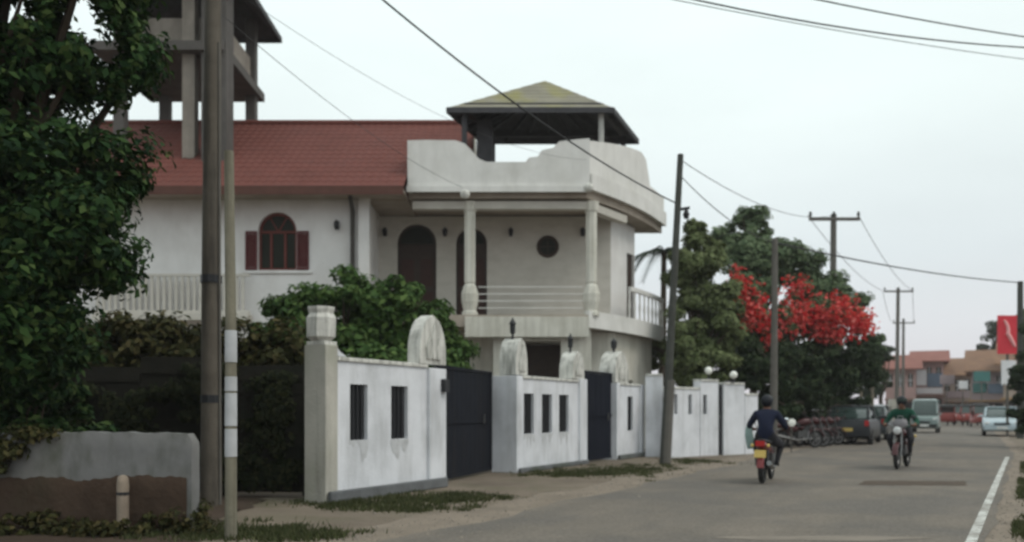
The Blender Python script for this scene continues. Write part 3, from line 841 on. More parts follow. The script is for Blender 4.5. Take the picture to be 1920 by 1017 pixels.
tA = [Vector((TXL-ex, TYF-ex, ze)), Vector((TXR+.75, TYF-ex, ze)), Vector((TXR+.75, TYB+ex, ze)), Vector((TXL-ex, TYB+ex, ze))]
tap = Vector(((TXL+TXR)/2, 28, 16.2))
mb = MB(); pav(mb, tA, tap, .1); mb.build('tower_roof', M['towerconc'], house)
mb = MB()
for k in range(4):
    mb.add([tA[k]-Vector((0, 0, .03)), tA[(k+1) % 4]-Vector((0, 0, .03)), tap-Vector((0, 0, .3))], [(2, 1, 0)])
    mb.bar(tA[k]-Vector((0, 0, .06)), tA[(k+1) % 4]-Vector((0, 0, .06)), .05, .18)
mb.build('tower_eaves', M['pavwood'], house)

# ================================================================== BOUNDARY WALLS AND GATES
DX, DY = .4636, .886
def u_at(px, o, dx=DX, dy=DY):
    k = (px-960)/F
    return (k*o[1]-o[0])/(dx-k*dy)
def zz(py, o, u, dy=DY):
    return EYE+(HOR-py)*(o[1]+u*dy)/F

def arch_cap(mb, xa, xb, z0, z1, y0, y1, pointed=False):
    """bell-shaped plaster crest with a raised leaf relief"""
    cx = (xa+xb)/2; r = (xb-xa)/2; h = z1-z0
    n = 9
    left = []
    for k in range(n+1):
        t = k/n
        w = r*(1-.06*t) if t < .35 else r*.98*math.sqrt(max(0, 1-((t-.35)/.65)**(2.0 if not pointed else 1.5)))
        left.append((w, z0+h*t))
    poly = [(cx-w, z) for w, z in left] + [(cx+w, z) for w, z in left[::-1]]
    poly = [p for i, p in enumerate(poly) if i == 0 or (abs(p[0]-poly[i-1][0])+abs(p[1]-poly[i-1][1])) > 1e-4]
    mb.prism(poly, y0, y1)
    for q, hh in ((-.36, .55), (0, .82), (.36, .55)):
        x = cx+q*r
        mb.prism([(x-.07*r/.5, z0+.08), (x+.07*r/.5, z0+.08), (x+.10*r/.5, z0+h*hh*.6), (x, z0+h*hh), (x-.10*r/.5, z0+h*hh*.6)], y0-.04, y0+.01)

def slot_grille(parent, Mx, xa, xb, za, zb):
    mb = MB(); mb.M = Mx; mb.box((xa, .10, za), (xb, .13, zb))
    g = mb.build('slot_backing', M['black'], parent)
    mb = MB(); mb.M = Mx
    for k in range(3):
        x = xa+(xb-xa)*(k+1)/4; mb.box((x-.012, .06, za), (x+.012, .084, zb))
    mb.build('slot_bar', M['black'], g)

def gate_wall(o, ue, label, slots, cap_l=None, cap_r=None, th=.34, zt=2.0, pier_l=.26, pier_r=.5, mp='gatewhite', zpl=2.16, zpr=2.0, plinth=.16):
    """o: front left corner; ue: length; local x along the wall, y into the plot"""
    t = thing('boundary_wall', (o[0], o[1], 0), label, 'wall')
    Mx = frame((o[0], o[1]), DX, DY)
    mb = MB(); mb.M = Mx; mb.wall(pier_l, ue-pier_r, .0, zt, .035, .035+th*.7, holes=slots)
    mb.build('panel', M['gatewhite'], t)
    for s in slots: slot_grille(t, frame((o[0], o[1]), DX, DY), *s)
    mb = MB(); mb.M = Mx; mb.box((0, 0, 0), (pier_l, th+.03, zpl)); mb.build('pier', M[mp], t, bevel=.012)
    if pier_r:
        mb = MB(); mb.M = Mx; mb.box((ue-pier_r, -.02, 0), (ue, th, zpr)); mb.build('pier', M['gatewhite'], t, bevel=.012)
    mb = MB(); mb.M = Mx; mb.box((pier_l+.01, -.0, zt+.002), (ue-pier_r-.01, th, zt+.06)); mb.build('coping', M['cap'], t, bevel=.01)
    if plinth:
        mb = MB(); mb.M = Mx; mb.box((.01, -.09, 0), (ue-.05, -.022, plinth)); mb.build('plinth', M['plinth'], t, bevel=.02)
    return t, Mx

# first wall, nearest the camera
o1 = (-2.5, 11.9)
S1 = [(u_at(660, o1), u_at(693, o1), .83, 1.62), (u_at(737, o1), u_at(768, o1), .82, 1.62)]
w1, Mx = gate_wall(o1, 3.03, "nearest white gate wall with two dark slots and a cream end pier", S1, mp='piergrey', zt=1.93, zpl=2.14, zpr=1.93)
mb = MB(); mb.M = Mx
mb.box((.0, .02, 2.142), (.26, .33, 2.19)); mb.lathe((.13, .185, 2.19), [(.13, 0), (.20, .06), (.21, .32), (.17, .38), (.19, .44), (.19, .47)], 8)
mb.build('pier_cap', M['cap'], w1)
mb = MB(); mb.M = Mx; mb.prism([(.262, 2.0), (.50, 2.0), (.36, 2.06), (.262, 2.14)], .04, .30); mb.build('shoulder', M['gatewhite'], w1)
mb = MB(); mb.M = Mx; arch_cap(mb, u_at(786, o1), 3.03, 1.992, 2.78, -.01, .22, True); mb.build('crest', M['cap'], w1)
mb = MB(); mb.M = Mx; mb.box((2.86, -.10, 1.55), (3.0, -.022, 1.76)); mb.build('letter_box', M['black'], w1)

def drips(parent, Mx, slots, y, sd):
    rg = random.Random(sd)
    for (xa, xb, za, zb) in slots:
        mb = MB(); mb.M = Mx; w = xb-xa
        n_ = 9; low_ = [za-.03-rg.random()**1.6*.34 for _ in range(n_+1)]
        vs_ = []
        for k in range(n_+1):
            x = xa-.015+(w+.03)*k/n_
            vs_ += [(x, y, za-.004), (x+rg.uniform(-.006, .006), y, low_[k])]
        mb.add(vs_, [(2*k, 2*k+1, 2*k+3, 2*k+2) for k in range(n_)]); mb.build('water_stain', M['drip'], parent)
M['drip'] = mat('grey_drip_stain', (0.49, 0.495, 0.505), .9, .25, 9, .1, 30, stain=(0.55, 0.56, 0.58), stain_amt=.6)
drips(w1, frame(o1, DX, DY), S1, .031, 4)

# middle wall with three slots
o2 = (.1, 17.7)
ue2 = u_at(1100, o2)
S2 = [(u_at(a, o2), u_at(b, o2), .77, 1.60) for a, b in ((985, 1004), (1019, 1038), (1051, 1069))]
w2, Mx = gate_wall(o2, ue2, "middle white gate wall with three dark slots between the two gates", S2, zt=1.9, zpl=1.95, zpr=1.98, th=.55, pier_r=.42, plinth=.10)
mb = MB(); mb.M = Mx; arch_cap(mb, .03, .55, 1.97, 2.72, .04, .42, True); mb.build('crest', M['cap'], w2)
mb = MB(); mb.M = Mx; arch_cap(mb, ue2-.72, ue2-.04, 1.985, 2.62, .04, .38, True); mb.build('crest', M['cap'], w2)
for u, z in ((.29, 2.72), (ue2-.38, 2.62)):
    mb = MB(); mb.M = Mx
    mb.lathe((u, .25, z-.02), [(.05, 0), (.03, .04), (.025, .10), (.06, .13), (.065, .30), (.085, .32), (.03, .40), (.015, .44)], 6)
    mb.build('pier_lantern', M['black'], w2)

drips(w2, frame(o2, DX, DY), S2, .031, 9)
# third wall with one slot and a pointed crest
o3 = (2.66, 22.45)
ue3 = u_at(1207, o3)
S3 = [(u_at(1179, o3), u_at(1189, o3), .72, 1.62)]
w3, Mx = gate_wall(o3, ue3, "white gate wall with one slot and a pointed crest beyond the blue wicket gate", S3, zt=1.9, zpl=1.95, zpr=1.95, th=.6, pier_l=.2, pier_r=.25, plinth=.12)
mb = MB(); mb.M = Mx; arch_cap(mb, .02, 1.0, 1.97, 2.78, .06, .5, True); mb.build('crest', M['cap'], w3)
mb = MB(); mb.M = Mx; mb.lathe((.5, .28, 2.76), [(.05, 0), (.03, .06), (.08, .12), (.09, .27), (.02, .36)], 6); mb.build('pier_lantern', M['black'], w3)

# the wall going on along the road: stepped panels that close in on the road
def plain_wall(pa, pb, zt, label, slots=(), mm='gatewhite', th=.25, coping=True, Mz=0):
    t = thing('boundary_wall', (pa[0], pa[1], 0), label, 'wall')
    d = Vector((pb[0]-pa[0], pb[1]-pa[1])); ln = d.length
    Mx = frame(pa, d.x, d.y)
    hs = [(ln*a, ln*b, za, zb) for a, b, za, zb in slots]
    mb = MB(); mb.M = Mx; mb.wall(0, ln, 0, zt, 0, th, holes=hs); mb.build('panel', M[mm], t)
    for h in hs: slot_grille(t, Mx, *h)
    if coping:
        mb = MB(); mb.M = Mx; mb.box((0.01, -.03, zt+.002), (ln-.01, th+.03, zt+.06)); mb.build('coping', M['cap'], t, bevel=.01)
    return t, Mx, ln
e3 = (o3[0]+ue3*DX, o3[1]+ue3*DY)
def onpx(px, Y): return ((px-960)*Y/F, Y)
q0 = onpx(1210, e3[1]-.25); q1 = onpx(1242, 23.9); q2 = onpx(1258, 23.4); q3 = onpx(1312, 24.3); q4 = onpx(1347, 24.75); q5 = onpx(1357, 24.85); q6 = onpx(1396, 25.3); q7 = onpx(1421, 25.7)
plain_wall(q0, q1, 2.18, "tall plain wall section beside the leaning dark pole", mm='gatewhite')
plain_wall(q2, q3, 1.82, "low white wall section with two small slots right of the leaning pole", slots=[(.12, .22, 1.15, 1.68), (.60, .72, 1.15, 1.68)])
plain_wall((q3[0]+.02, q3[1]), q4, 2.05, "raised white wall section with one slot under a globe lamp", slots=[(.15, .36, 1.15, 1.68)])
plain_wall(q5, q6, 1.98, "plain white wall section beyond the narrow dark wicket")
plain_wall((q6[0]+.02, q6[1]), q7, 1.68, "lowest white wall section at the far end beside the trees")
t = thing('wicket_gate', (q4[0], q4[1], 0), "narrow dark wicket gate between the far white wall sections", 'gate')
mb = MB(); mb.bar((q4[0]+.01, q4[1]+.1, 1.0), (q5[0]-.005, q5[1]+.1, 1.0), .05, 1.95); mb.build('leaf', M['black'], t)
mb = MB(); mb.box((q4[0]+.03, q4[1]+.02, 1.0), (q4[0]+.05, q4[1]+.06, 1.12)); mb.build('handle', M['chrome'], t)
for px, py, lab, base in ((1330, 695, "round white globe lamp above the raised wall section", 2.11), (1377, 703, "round white globe lamp above the plain far wall section", 2.04)):
    p = at(px, py, 24.9)
    p.y += .10
    t = thing('globe_lamp', (p.x, p.y, base), lab, 'lamp', 'globe lamps on the far wall')
    mb = MB(); mb.lathe((p.x, p.y, base), [(.06, 0), (.06, .03), (.025, .06), (.025, p.z-base-.1)], 8); mb.build('stem', M['black'], t)
    mb = MB(); mb.ball(p, .11, 14, 10); mb.build('globe', M['lampglobe'], t, smooth=True)

# gates
def sheet_gate(a, b, zt, label, mm, ribs):
    t = thing('metal_gate', (a[0], a[1], 0), label, 'gate')
    d = Vector((b[0]-a[0], b[1]-a[1])); ln = d.length; Mx = frame(a, d.x, d.y)
    nb = max(3, ribs)
    for k in range(nb):
        mb = MB(); mb.M = Mx; x0 = .05+(ln-.1)*k/nb; x1 = .05+(ln-.1)*(k+1)/nb
        mb.box((x0+.004, 0.0, .10), (x1-.004, .012+.008*(k % 2), zt-.06)); mb.build('plank', mm, t)
    mb = MB(); mb.M = Mx
    mb.box((0, -.02, .06), (.049, .03, zt)); mb.box((ln-.049, -.02, .06), (ln, .03, zt)); mb.box((.05, -.02, zt-.055), (ln-.05, .03, zt)); mb.box((.05, -.02, .05), (ln-.05, .03, .098))
    mb.box((.05, -.025, zt*.5), (ln-.05, -.002, zt*.5+.05))
    mb.build('gate_frame', mm, t)
    mb = MB(); mb.M = Mx; mb.box((ln*.8, -.06, 1.0), (ln*.8+.03, -.03, 1.18)); mb.build('handle', M['chrome'], t)
    return t
sheet_gate((-1.28, 14.95), (-.42, 17.95), 2.03, "tall dark sheet-metal gate between the nearest and middle white walls", M['navygate'], 12)
e2 = (o2[0]+ue2*DX, o2[1]+ue2*DY)
sheet_gate((e2[0]-.05, e2[1]+.1), (o3[0]-.12, o3[1]+.12), 2.2, "narrow navy blue gate beside the one-slot wall", M['bluegate'], 5)

# ================================================================== POLES AND WIRES
p1 = Vector((-3.9, 11.5, 0))
t = thing('utility_pole', p1, "tall dark weathered utility pole standing by the hedge in front of the red roof", 'pole')
mb = MB(); mb.tube([p1, p1+Vector((0, 0, 3)), p1+Vector((.02, 0, 6)), p1+Vector((.05, 0, 9.3))], [.135, .12, .105, .09], 10); mb.build('shaft', M['pole'], t, smooth=True)
for z in (2.9, 1.35):
    mb = MB(); mb.tube([p1+Vector((0, 0, z)), p1+Vector((0, 0, z+.1))], .135, 10); mb.build('band', M['black'], t)
mb = MB(); mb.tube([p1+Vector((.13, -.05, .0)), p1+Vector((.125, -.05, 3)), p1+Vector((.115, -.05, 6))], .016, 6); mb.build('earth_wire_pipe', M['polegrey'], t)
mb = MB(); mb.bar(p1+Vector((-.5, -.1, 8.4)), p1+Vector((.7, -.1, 8.4)), .08, .09); mb.build('crossarm', M['pole'], t)
p2 = Vector(((433-960)*8.66/F, 8.66, 0))
t = thing('marker_post', p2, "slim timber post with white painted bands in front of the tall pole", 'post')
mb = MB(); mb.tube([p2, p2+Vector((0, 0, 2)), p2+Vector((-.02, 0, 3.78))], [.058, .052, .046], 10); mb.build('shaft', M['poletimber'], t, smooth=True)
for z0_, z1_ in ((1.72, 2.03), (1.44, 1.58), (1.10, 1.42), (.80, 1.07)):
    mb = MB(); mb.tube([p2+Vector((0, 0, z0_)), p2+Vector((0, 0, z1_))], [.060, .059], 12); mb.build('painted_band', M['polepaint'], t, smooth=True)

def pole(label, base, top, r0, r1, mm, arm=None, name='utility_pole', arm_dir=None):
    t = thing(name, base, label, 'pole')
    base = Vector(base); top = Vector(top)
    mb = MB(); mb.tube([base, base.lerp(top, .5), top], [r0, (r0+r1)/2, r1], 10); mb.build('shaft', mm, t, smooth=True)
    if arm:
        za, w = arm; c = base.lerp(top, (za-base.z)/(top.z-base.z)); d = Vector(arm_dir or (1, 0, 0)).normalized()
        mb = MB(); mb.bar(c-d*w+Vector((0, -.1, 0)), c+d*w+Vector((0, -.1, 0)), .11, .13); mb.build('crossarm', mm, t)
        for s in (-.95, -.02, .95):
            q = c+d*w*s+Vector((0, -.1, .06)); mb = MB(); mb.lathe(q, [(.03, 0), (.05, .08), (.07, .12), (.04, .26)], 8); mb.build('insulator', M['porcelain'] if name != 'utility_pole' else M['poledark'], t)
    return t
b2 = gnd(1245, 871); top2 = at(1276, 290, b2.y+.1)
t = pole("dark leaning utility pole in front of the tall plain wall section", b2, top2, .105, .07, M['poledark'])
c = b2.lerp(top2, .82)
mb = MB(); mb.bar(c+Vector((-.05, 0, 0)), c+Vector((.28, 0, .05)), .06, .06); mb.lathe(c+Vector((.2, 0, -.2)), [(.05, 0), (.08, .1), (.03, .22)], 8); mb.build('bracket', M['black'], t)
mb = MB(); c = b2.lerp(top2, .02); c2 = b2.lerp(top2, .27)
mb.tube([b2+Vector((.04, -.02, 0)), c2+Vector((.04, -.02, 0))], [.115, .108], 10); mb.build('concrete_stub', M['polegrey'], t)
b3 = Vector((onpx(1450, 26.4)[0], 26.4, 0)); top3 = at(1453, 448, 26.4)
pole("grey concrete pole in front of the red bougainvillea", b3, top3, .12, .085, M['polegrey'])
b4 = Vector((onpx(1560, 38)[0], 38, 0)); top4 = at(1563, 402, 38)
pole("crossarm utility pole rising behind the bougainvillea", b4, top4, .17, .12, M['polegrey'], (at(0, 412, 38).z, 1.08))
b5 = Vector((onpx(1681, 70)[0], 70, 0)); top5 = at(1684, 540, 70)
pole("farther crossarm utility pole above the pink buildings", b5, top5, .17, .13, M['polegrey'], (at(0, 547, 70).z, 1.15))
b6 = Vector((onpx(1693, 95)[0], 95, 0)); top6 = at(1694, 598, 95)
pole("farthest crossarm utility pole just right of the other far pole", b6, top6, .17, .13, M['polegrey'], (at(0, 606, 95).z, 1.15))
b7 = Vector((onpx(1913, 39.5)[0], 39.5, 0)); top7 = at(1913, 528, 39.5)
pole("dark pole at the right edge behind the red sign", b7, top7, .16, .12, M['poledark'])
b8 = Vector((15.4, 20.5, 0)); top8 = Vector((15.4, 20.5, 10.1))
# (the pole that carries the wires beyond the right edge of the picture)
pole("tall utility pole on the right verge beyond the picture edge", b8, top8, .16, .12, M['polegrey'])

def wire(a, b, sag, r, label, n=24):
    a = Vector(a); b = Vector(b)
    pts = [a.lerp(b, k/n)-Vector((0, 0, sag*4*(k/n)*(1-k/n))) for k in range(n+1)]
    mb = MB(); mb.tube([p-a for p in pts], r, 6)
    o = mb.build('overhead_wire', M['wire'], smooth=True); o.location = a
    tag(o, label, 'wire', 'overhead wires')
pt1 = p1+Vector((.05, -.1, 8.45))
wire(pt1, at(1271, 383, 20.85), .42, .016, "thick overhead wire slanting down past the pavilion roof to the leaning pole")
wire(p1+Vector((0, 0, 6.5)), at(868, 352, 24.85), .25, .005, "thin service wire slanting from the near pole to the parapet")
wire(p1+Vector((0, 0, 6.9)), at(1100, 300, 24.8), .55, .0035, "very thin service wire dropping to the parapet corner")
wire(p1+Vector((-.4, -.1, 8.45)), top8+Vector((0, 0, -.45)), .85, .014, "upper overhead wire at the top right of the sky")
wire(p1+Vector((.4, -.1, 8.45)), top8+Vector((0, 0, -.62)), .42, .013, "steepest overhead wire at the top right corner of the sky")
wire(p1+Vector((.0, -.1, 7.9)), top8+Vector((0, 0, -1.1)), .35, .007, "lowest thin wire across the top right of the sky")
wire(at(1276, 330, 20.9), at(1453, 455, 26.4), .25, .012, "wire from the leaning pole to the grey pole before the bougainvillea")
wire(at(1453, 455, 26.4), top7+Vector((0, 0, -.05)), .18, .024, "dark wire sagging across the road to the pole at the right edge")
wire(at(1515, 405, 38), at(1655, 545, 70), .5, .016, "left wire between the crossarms of the far poles")
wire(at(1610, 405, 38), at(1711, 545, 70), .5, .016, "right wire between the crossarms of the far poles")
wire(at(1276, 300, 20.9), at(1560, 405, 38), .5, .010, "wire from the leaning pole top to the crossarm pole")
wire(at(1655, 545, 70), at(1672, 604, 95), .4, .018, "left wire between the two farthest crossarm poles")
wire(at(1711, 545, 70), at(1714, 604, 95), .4, .018, "right wire between the two farthest crossarm poles")

# ================================================================== VEGETATION
# big dark tree on the left
tree('broadleaf_tree', "large dark-leaved tree filling the left edge of the view", (-6.4, 9.9, 0),
     [(-5.9, 9.6, 5.5, 2.0, 1.6, 1.3), (-5.0, 9.2, 3.4, 1.45, 1.2, 1.15), (-6.3, 9.2, 3.6, 1.9, 1.4, 1.7), (-4.7, 9.5, 5.15, 1.05, 1.0, .7), (-5.9, 9.3, 2.0, 1.55, 1.2, .85), (-6.4, 9.6, 7.0, 2.3, 1.8, 1.2), (-4.6, 9.4, 6.1, 1.1, 1.1, .8), (-5.2, 9.0, 2.4, .9, .9, .8), (-4.55, 9.1, 2.9, .75, .8, .7), (-6.0, 9.8, 4.4, 1.6, 1.3, 1.4)],
     150000, .098, M['leaf_dark'], M['bark'], .2, 11, trunk_h=2.6, sub=60, spread=.25, shell=.3, gaps=[((px-960)*9.4/F, EYE+(HOR-py)*9.4/F, r_) for px, py, r_ in ((20, 25, .20), (35, 5, .18), (150, 12, .24), (165, 45, .18), (122, 55, .13), (200, 95, .20), (300, 50, .10), (185, 30, .07), (285, 205, .16), (270, 185, .12), (300, 230, .10), (190, 160, .07), (95, 178, .06), (205, 280, .05), (225, 330, .05), (62, 40, .07))])
tree('undergrowth_bush', "dark undergrowth bush at the foot of the big left tree", (-6.1, 10.8, 0),
     [(-6.1, 10.8, .8, 1.0, .6, .85), (-7.0, 10.8, 1.1, 1.0, .7, 1.1), (-5.6, 11.2, .7, .8, .5, .7), (-5.9, 11.2, 1.7, .9, .5, .7)], 16000, .11, M['leaf_dark'], M['bark'], .05, 12, trunk_h=.4, sub=30, cat='shrub', spread=.3, shell=.2)
tree('shrub', "bushy mid-green shrub rising behind the nearest gate wall", (-3.0, 17.4, 0),
     [(-4.45, 17.2, 2.3, .8, .85, 1.1), (-4.1, 17.2, 3.0, .75, .8, .8), (-3.2, 17.3, 3.15, 1.05, .95, .9), (-2.1, 17.7, 3.1, 1.0, .9, .95), (-1.5, 18.3, 2.2, .72, .7, 1.25), (-3.0, 17.0, 1.9, 1.5, .9, 1.0), (-2.0, 17.6, 2.1, .9, .8, 1.0)],
     46000, .135, M['leaf_bush'], M['bark'], .10, 21, trunk_h=1.2, sub=40, cat="shrub", spread=.27, shell=.4)
# hedge between the tree and the first pier, on the wire fence
t = thing('hedge', (-4.6, 13.9, 0), "overgrown olive hedge behind the poles left of the nearest gate wall", 'hedge')
P, Q = cloud([(-3.75, 13.7, 2.0, .8, .45, .8), (-4.8, 13.8, 2.15, .9, .5, .75), (-5.9, 13.9, 2.2, 1.0, .5, .75), (-7.1, 13.9, 2.1, 1.1, .55, .9), (-8.6, 14, 2.1, 1.2, .6, 1.0), (-4.3, 13.7, 1.2, 1.2, .45, .7), (-6.4, 13.7, 1.2, 1.6, .45, .7), (-5.4, 13.7, 2.1, 1.2, .45, .6)], 42000, 31, 40, .30, .15)
leaf_mesh('foliage', P, Q, .12, M['leaf_hedge'], t, 31)
mb = MB(); rg = random.Random(5)
for k in range(22):
    x = -9+k*.27; z = rg.uniform(1.6, 2.6)
    mb.tube([(x, 14, 0), (x+rg.uniform(-.2, .2), 14, z*.5), (x+rg.uniform(-.4, .4), 13.9, z)], [.025, .018, .008], 5)
mb.build('stem', M['bark'], t)
t = thing('board_fence', (-4.6, 13.0, 0), "dark weathered board fence below the hedge beside the cream pier", 'fence')
rg = random.Random(8)
fx = [-9.0, -7.8, -6.6, -5.4, -4.2, -3.02]
for x in fx:
    mb = MB(); mb.box((x-.05, 12.99, 0), (x+.05, 13.09, 1.95)); mb.build('post', M['fencewood'], t)
for a_, b_ in zip(fx[:-1], fx[1:]):
    z = .06
    while z < 1.8:
        h = rg.uniform(.20, .26); dy = rg.uniform(-.004, .004); tl = rg.uniform(-.01, .01)
        mb = MB(); mb.add([(a_-.02, 12.940+dy, z+tl), (b_-.024, 12.940+dy, z-tl), (b_-.024, 12.965+dy, z-tl), (a_-.02, 12.965+dy, z+tl), (a_-.02, 12.962+dy, z+h+tl), (b_-.024, 12.962+dy, z+h-tl), (b_-.024, 12.987+dy, z+h-tl), (a_-.02, 12.987+dy, z+h+tl)],
            [(0,3,2,1),(4,5,6,7),(0,1,5,4),(1,2,6,5),(2,3,7,6),(3,0,4,7)])
        mb.build('plank', M['fencewood'], t); z += h-.028
P, Q = cloud([(-3.5, 12.86, 1.2, .5, .07, .8), (-4.6, 12.86, 1.5, .8, .07, .6), (-5.6, 12.86, .9, .7, .07, .8), (-4.0, 12.86, .4, .8, .10, .4), (-6.8, 12.86, 1.3, .9, .07, .7), (-3.3, 12.86, .35, .35, .08, .35)], 16000, 33, 40, .30, .05)
leaf_mesh('creeper', P, Q-np.array([0, 1.2, 0]), .075, M['leaf_creeper'], t, 33)
# trees along the road behind the far wall
G = 'trees behind the far wall'
def px_clump(px, py, Y, rx, ry, rz): p = at(px, py, Y); return (p.x, p.y, p.z, rx, ry, rz)
tree('roadside_tree', "olive-green tree behind the leaning pole and the far white wall", (onpx(1300, 29)[0], 29, 0),
     [px_clump(1298, 520, 29, .85, .9, 1.5), px_clump(1285, 640, 28.6, .95, .9, 1.3), px_clump(1345, 600, 29, .9, .9, 1.6), px_clump(1320, 690, 28.6, 1.2, .9, .8), px_clump(1303, 430, 29.4, .4, .5, .5), px_clump(1330, 480, 30, .55, .6, .8), px_clump(1215, 660, 30.8, .9, .7, .8)],
     52000, .15, M['leaf_olive'], M['bark'], .13, 41, G, spread=.32, shell=.3)
tree('roadside_tree', "tallest deep-green tree with a pointed top behind the bougainvillea", (onpx(1412, 35)[0], 35, 0),
     [px_clump(1408, 415, 35, .65, .8, .85), px_clump(1365, 460, 35, .9, .8, .9), px_clump(1395, 465, 34.8, 1.0, .9, .8), px_clump(1465, 480, 34.8, .9, .9, .9), px_clump(1440, 470, 35, 1.0, 1, 1.0), px_clump(1400, 520, 34.6, 1.5, 1.2, 1.2), px_clump(1490, 500, 35, 1.1, 1, .95), px_clump(1530, 550, 35, 1.15, 1, 1.2), px_clump(1585, 570, 35, .9, 1, .8), px_clump(1440, 620, 34.5, 1.8, 1, 1.2)],
     62000, .165, M['leaf_deep'], M['bark'], .2, 42, G, spread=.32, shell=.3)
tree('roadside_tree', "dark dense tree below the red flowers beside the parked vehicles", (onpx(1530, 34.6)[0], 34.6, 0),
     [px_clump(1480, 700, 32, 1.3, .9, 1.2), px_clump(1550, 700, 34, 1.4, 1, 1.3), px_clump(1605, 690, 36, 1.2, 1, 1.3), px_clump(1440, 690, 30.4, 1.0, .8, 1.3), px_clump(1500, 760, 33, 1.6, .8, .7), px_clump(1400, 690, 30, .9, .8, 1.1), px_clump(1450, 770, 30.5, 1.0, .7, .6), px_clump(1625, 660, 37, .7, .8, .8), px_clump(1580, 760, 35.5, 1.3, .8, .8)],
     60000, .15, M['leaf_under'], M['bark'], .2, 43, G, spread=.32, shell=.3)
# bougainvillea: leaves plus red bracts
bt = tree('bougainvillea', "big bougainvillea covered in red flowers overhanging the roadside", (onpx(1490, 33.4)[0], 33.4, 0),
     [px_clump(1395, 560, 31, .75, .7, 1.0), px_clump(1450, 600, 31.6, .9, .7, .9), px_clump(1520, 580, 33, 1.1, .8, 1.1), px_clump(1585, 600, 33.6, 1.0, .8, .9), px_clump(1545, 640, 33.2, 1.1, .8, .7)],
     20000, .14, M['leaf_deep'], M['bark'], .12, 44, cat="shrub")
P, Q = cloud([px_clump(1385, 530, 30.3, 0.60, .4, 0.78), px_clump(1412, 585, 30.3, 0.60, .4, 0.90), px_clump(1445, 605, 30.6, 0.72, .35, 0.72), px_clump(1495, 535, 31.9, 0.72, .35, 0.60), px_clump(1500, 590, 32.0, 0.84, .4, 0.84), px_clump(1545, 610, 32.2, 1.08, .4, 0.78), px_clump(1600, 605, 32.6, 1.02, .5, 0.78), px_clump(1565, 625, 32.2, 0.96, .4, 0.54), px_clump(1622, 612, 32.9, 0.60, .5, 0.60), px_clump(1575, 570, 32.6, 0.96, .4, 0.72), px_clump(1450, 640, 30.6, 0.60, .3, 0.48)], 4200, 45, 110, .085, .05)
P2, Q2 = cloud([px_clump(1400, 570, 30.4, 1.1, .5, 1.3), px_clump(1470, 590, 31.2, 1.1, .5, 1.2), px_clump(1545, 595, 32.2, 1.5, .6, 1.1), px_clump(1605, 605, 32.8, 1.1, .6, .9)], 2400, 46, 220, .05, .05)
P = np.concatenate([P, P2]); Q = np.concatenate([Q, Q2])
leaf_mesh('flowers', P, Q, .105, M['bract'], bt, 45, .8)
# slim pale trunks at the right end of the row
for px, lab in ((1612, "slim pale tree trunk left of the green-shirted rider"), (1636, "slim pale leaning trunk nearest the green-shirted rider")):
    Y = 37.5; b = Vector((onpx(px, Y)[0], Y, 0))
    rgx = random.Random(px)
    tree('slim_tree', lab, b, [(b.x+.1, Y+.2, 4.1, .55, .5, .7), (b.x-.3, Y+.3, 3.4, .5, .5, .5)], 1800, .16, M['leaf_deep'], M['palebark'], .085, px, 'slim trees by the roadside', trunk_h=3.2, sub=12)
# palm behind the house corner
pb = Vector((onpx(1232, 34)[0], 34, 0)); ph = at(1245, 470, 34)
t = thing('palm_tree', pb, "palm with dark drooping fronds behind the balcony corner", 'palm')
mb = MB(); mb.tube([pb, pb.lerp(ph, .5)+Vector((.1, 0, 0)), ph], [.16, .13, .10], 9); mb.build('trunk', M['bark'], t, smooth=True)
for k in range(11):
    an = 2*PI*k/11+.3; ln = 1.5+.3*(k % 3); up = .35+.5*((k*7) % 5)/5
    mb = MB(); prev = None
    rib = []
    for j in range(9):
        s = j/8; rib.append(ph+Vector((math.cos(an)*ln*s, math.sin(an)*ln*s, up*s-1.5*s*s)))
    mb.tube(rib, [.022-.002*j for j in range(9)], 4)
    side_ = Vector((-math.sin(an), math.cos(an), 0))
    for j in range(1, 24):
        s = j/24; q = s*8; i = min(7, int(q)); p = rib[i].lerp(rib[i+1], q-i)
        for sg in (-1, 1):
            tip = p+side_*sg*.42*(1-.6*s)*(.5+min(1, s*4)*.5)+Vector((math.cos(an)*.2, math.sin(an)*.2, -.22))
            fw = Vector((math.cos(an), math.sin(an), 0))*.03
            mb.add([p-fw, p+fw, tip], [(0, 1, 2)])
    mb.build('frond', M['leaf_palm'], t)
# right side trees
tree('roadside_bush', "dark bushy tree at the right picture edge behind the silver-blue car", (onpx(1945, 30)[0], 30, 0),
     [px_clump(1935, 700, 30, .75, .8, .9), px_clump(1940, 770, 29.4, .8, .8, 1.0), px_clump(1955, 640, 31, .8, .8, .9)], 9000, .15, M['leaf_under'], M['bark'], .1, 51, cat='tree')
tree('roadside_bush', "brighter green tree top at the right edge above the red sign", (onpx(1935, 48)[0], 48, 0),
     [px_clump(1928, 610, 48, .9, .9, 1.0), px_clump(1950, 640, 48, 1.2, 1, 1.5)], 4500, .2, M['leaf_bush'], M['bark'], .12, 52, cat='tree')
tree('distant_tree', "far dark tree rising behind the brown roofs on the right", (onpx(1868, 118)[0], 118, 0),
     [px_clump(1862, 640, 118, 2.0, 2, 2.6), px_clump(1885, 625, 118, 2.3, 2, 3.0), px_clump(1915, 640, 118, 2.4, 2, 3.2)], 5000, .5, M['leaf_under'], M['bark'], .3, 53, cat='tree')
tree('distant_tree', "small far dark-leaved tree left of the pink building", (onpx(1652, 66)[0], 66, 0),
     [px_clump(1650, 670, 66, 1.1, 1, 1.2), px_clump(1640, 720, 66, 1.3, 1, 1.6)], 4000, .3, M['leaf_under'], M['bark'], .2, 54, cat='tree')

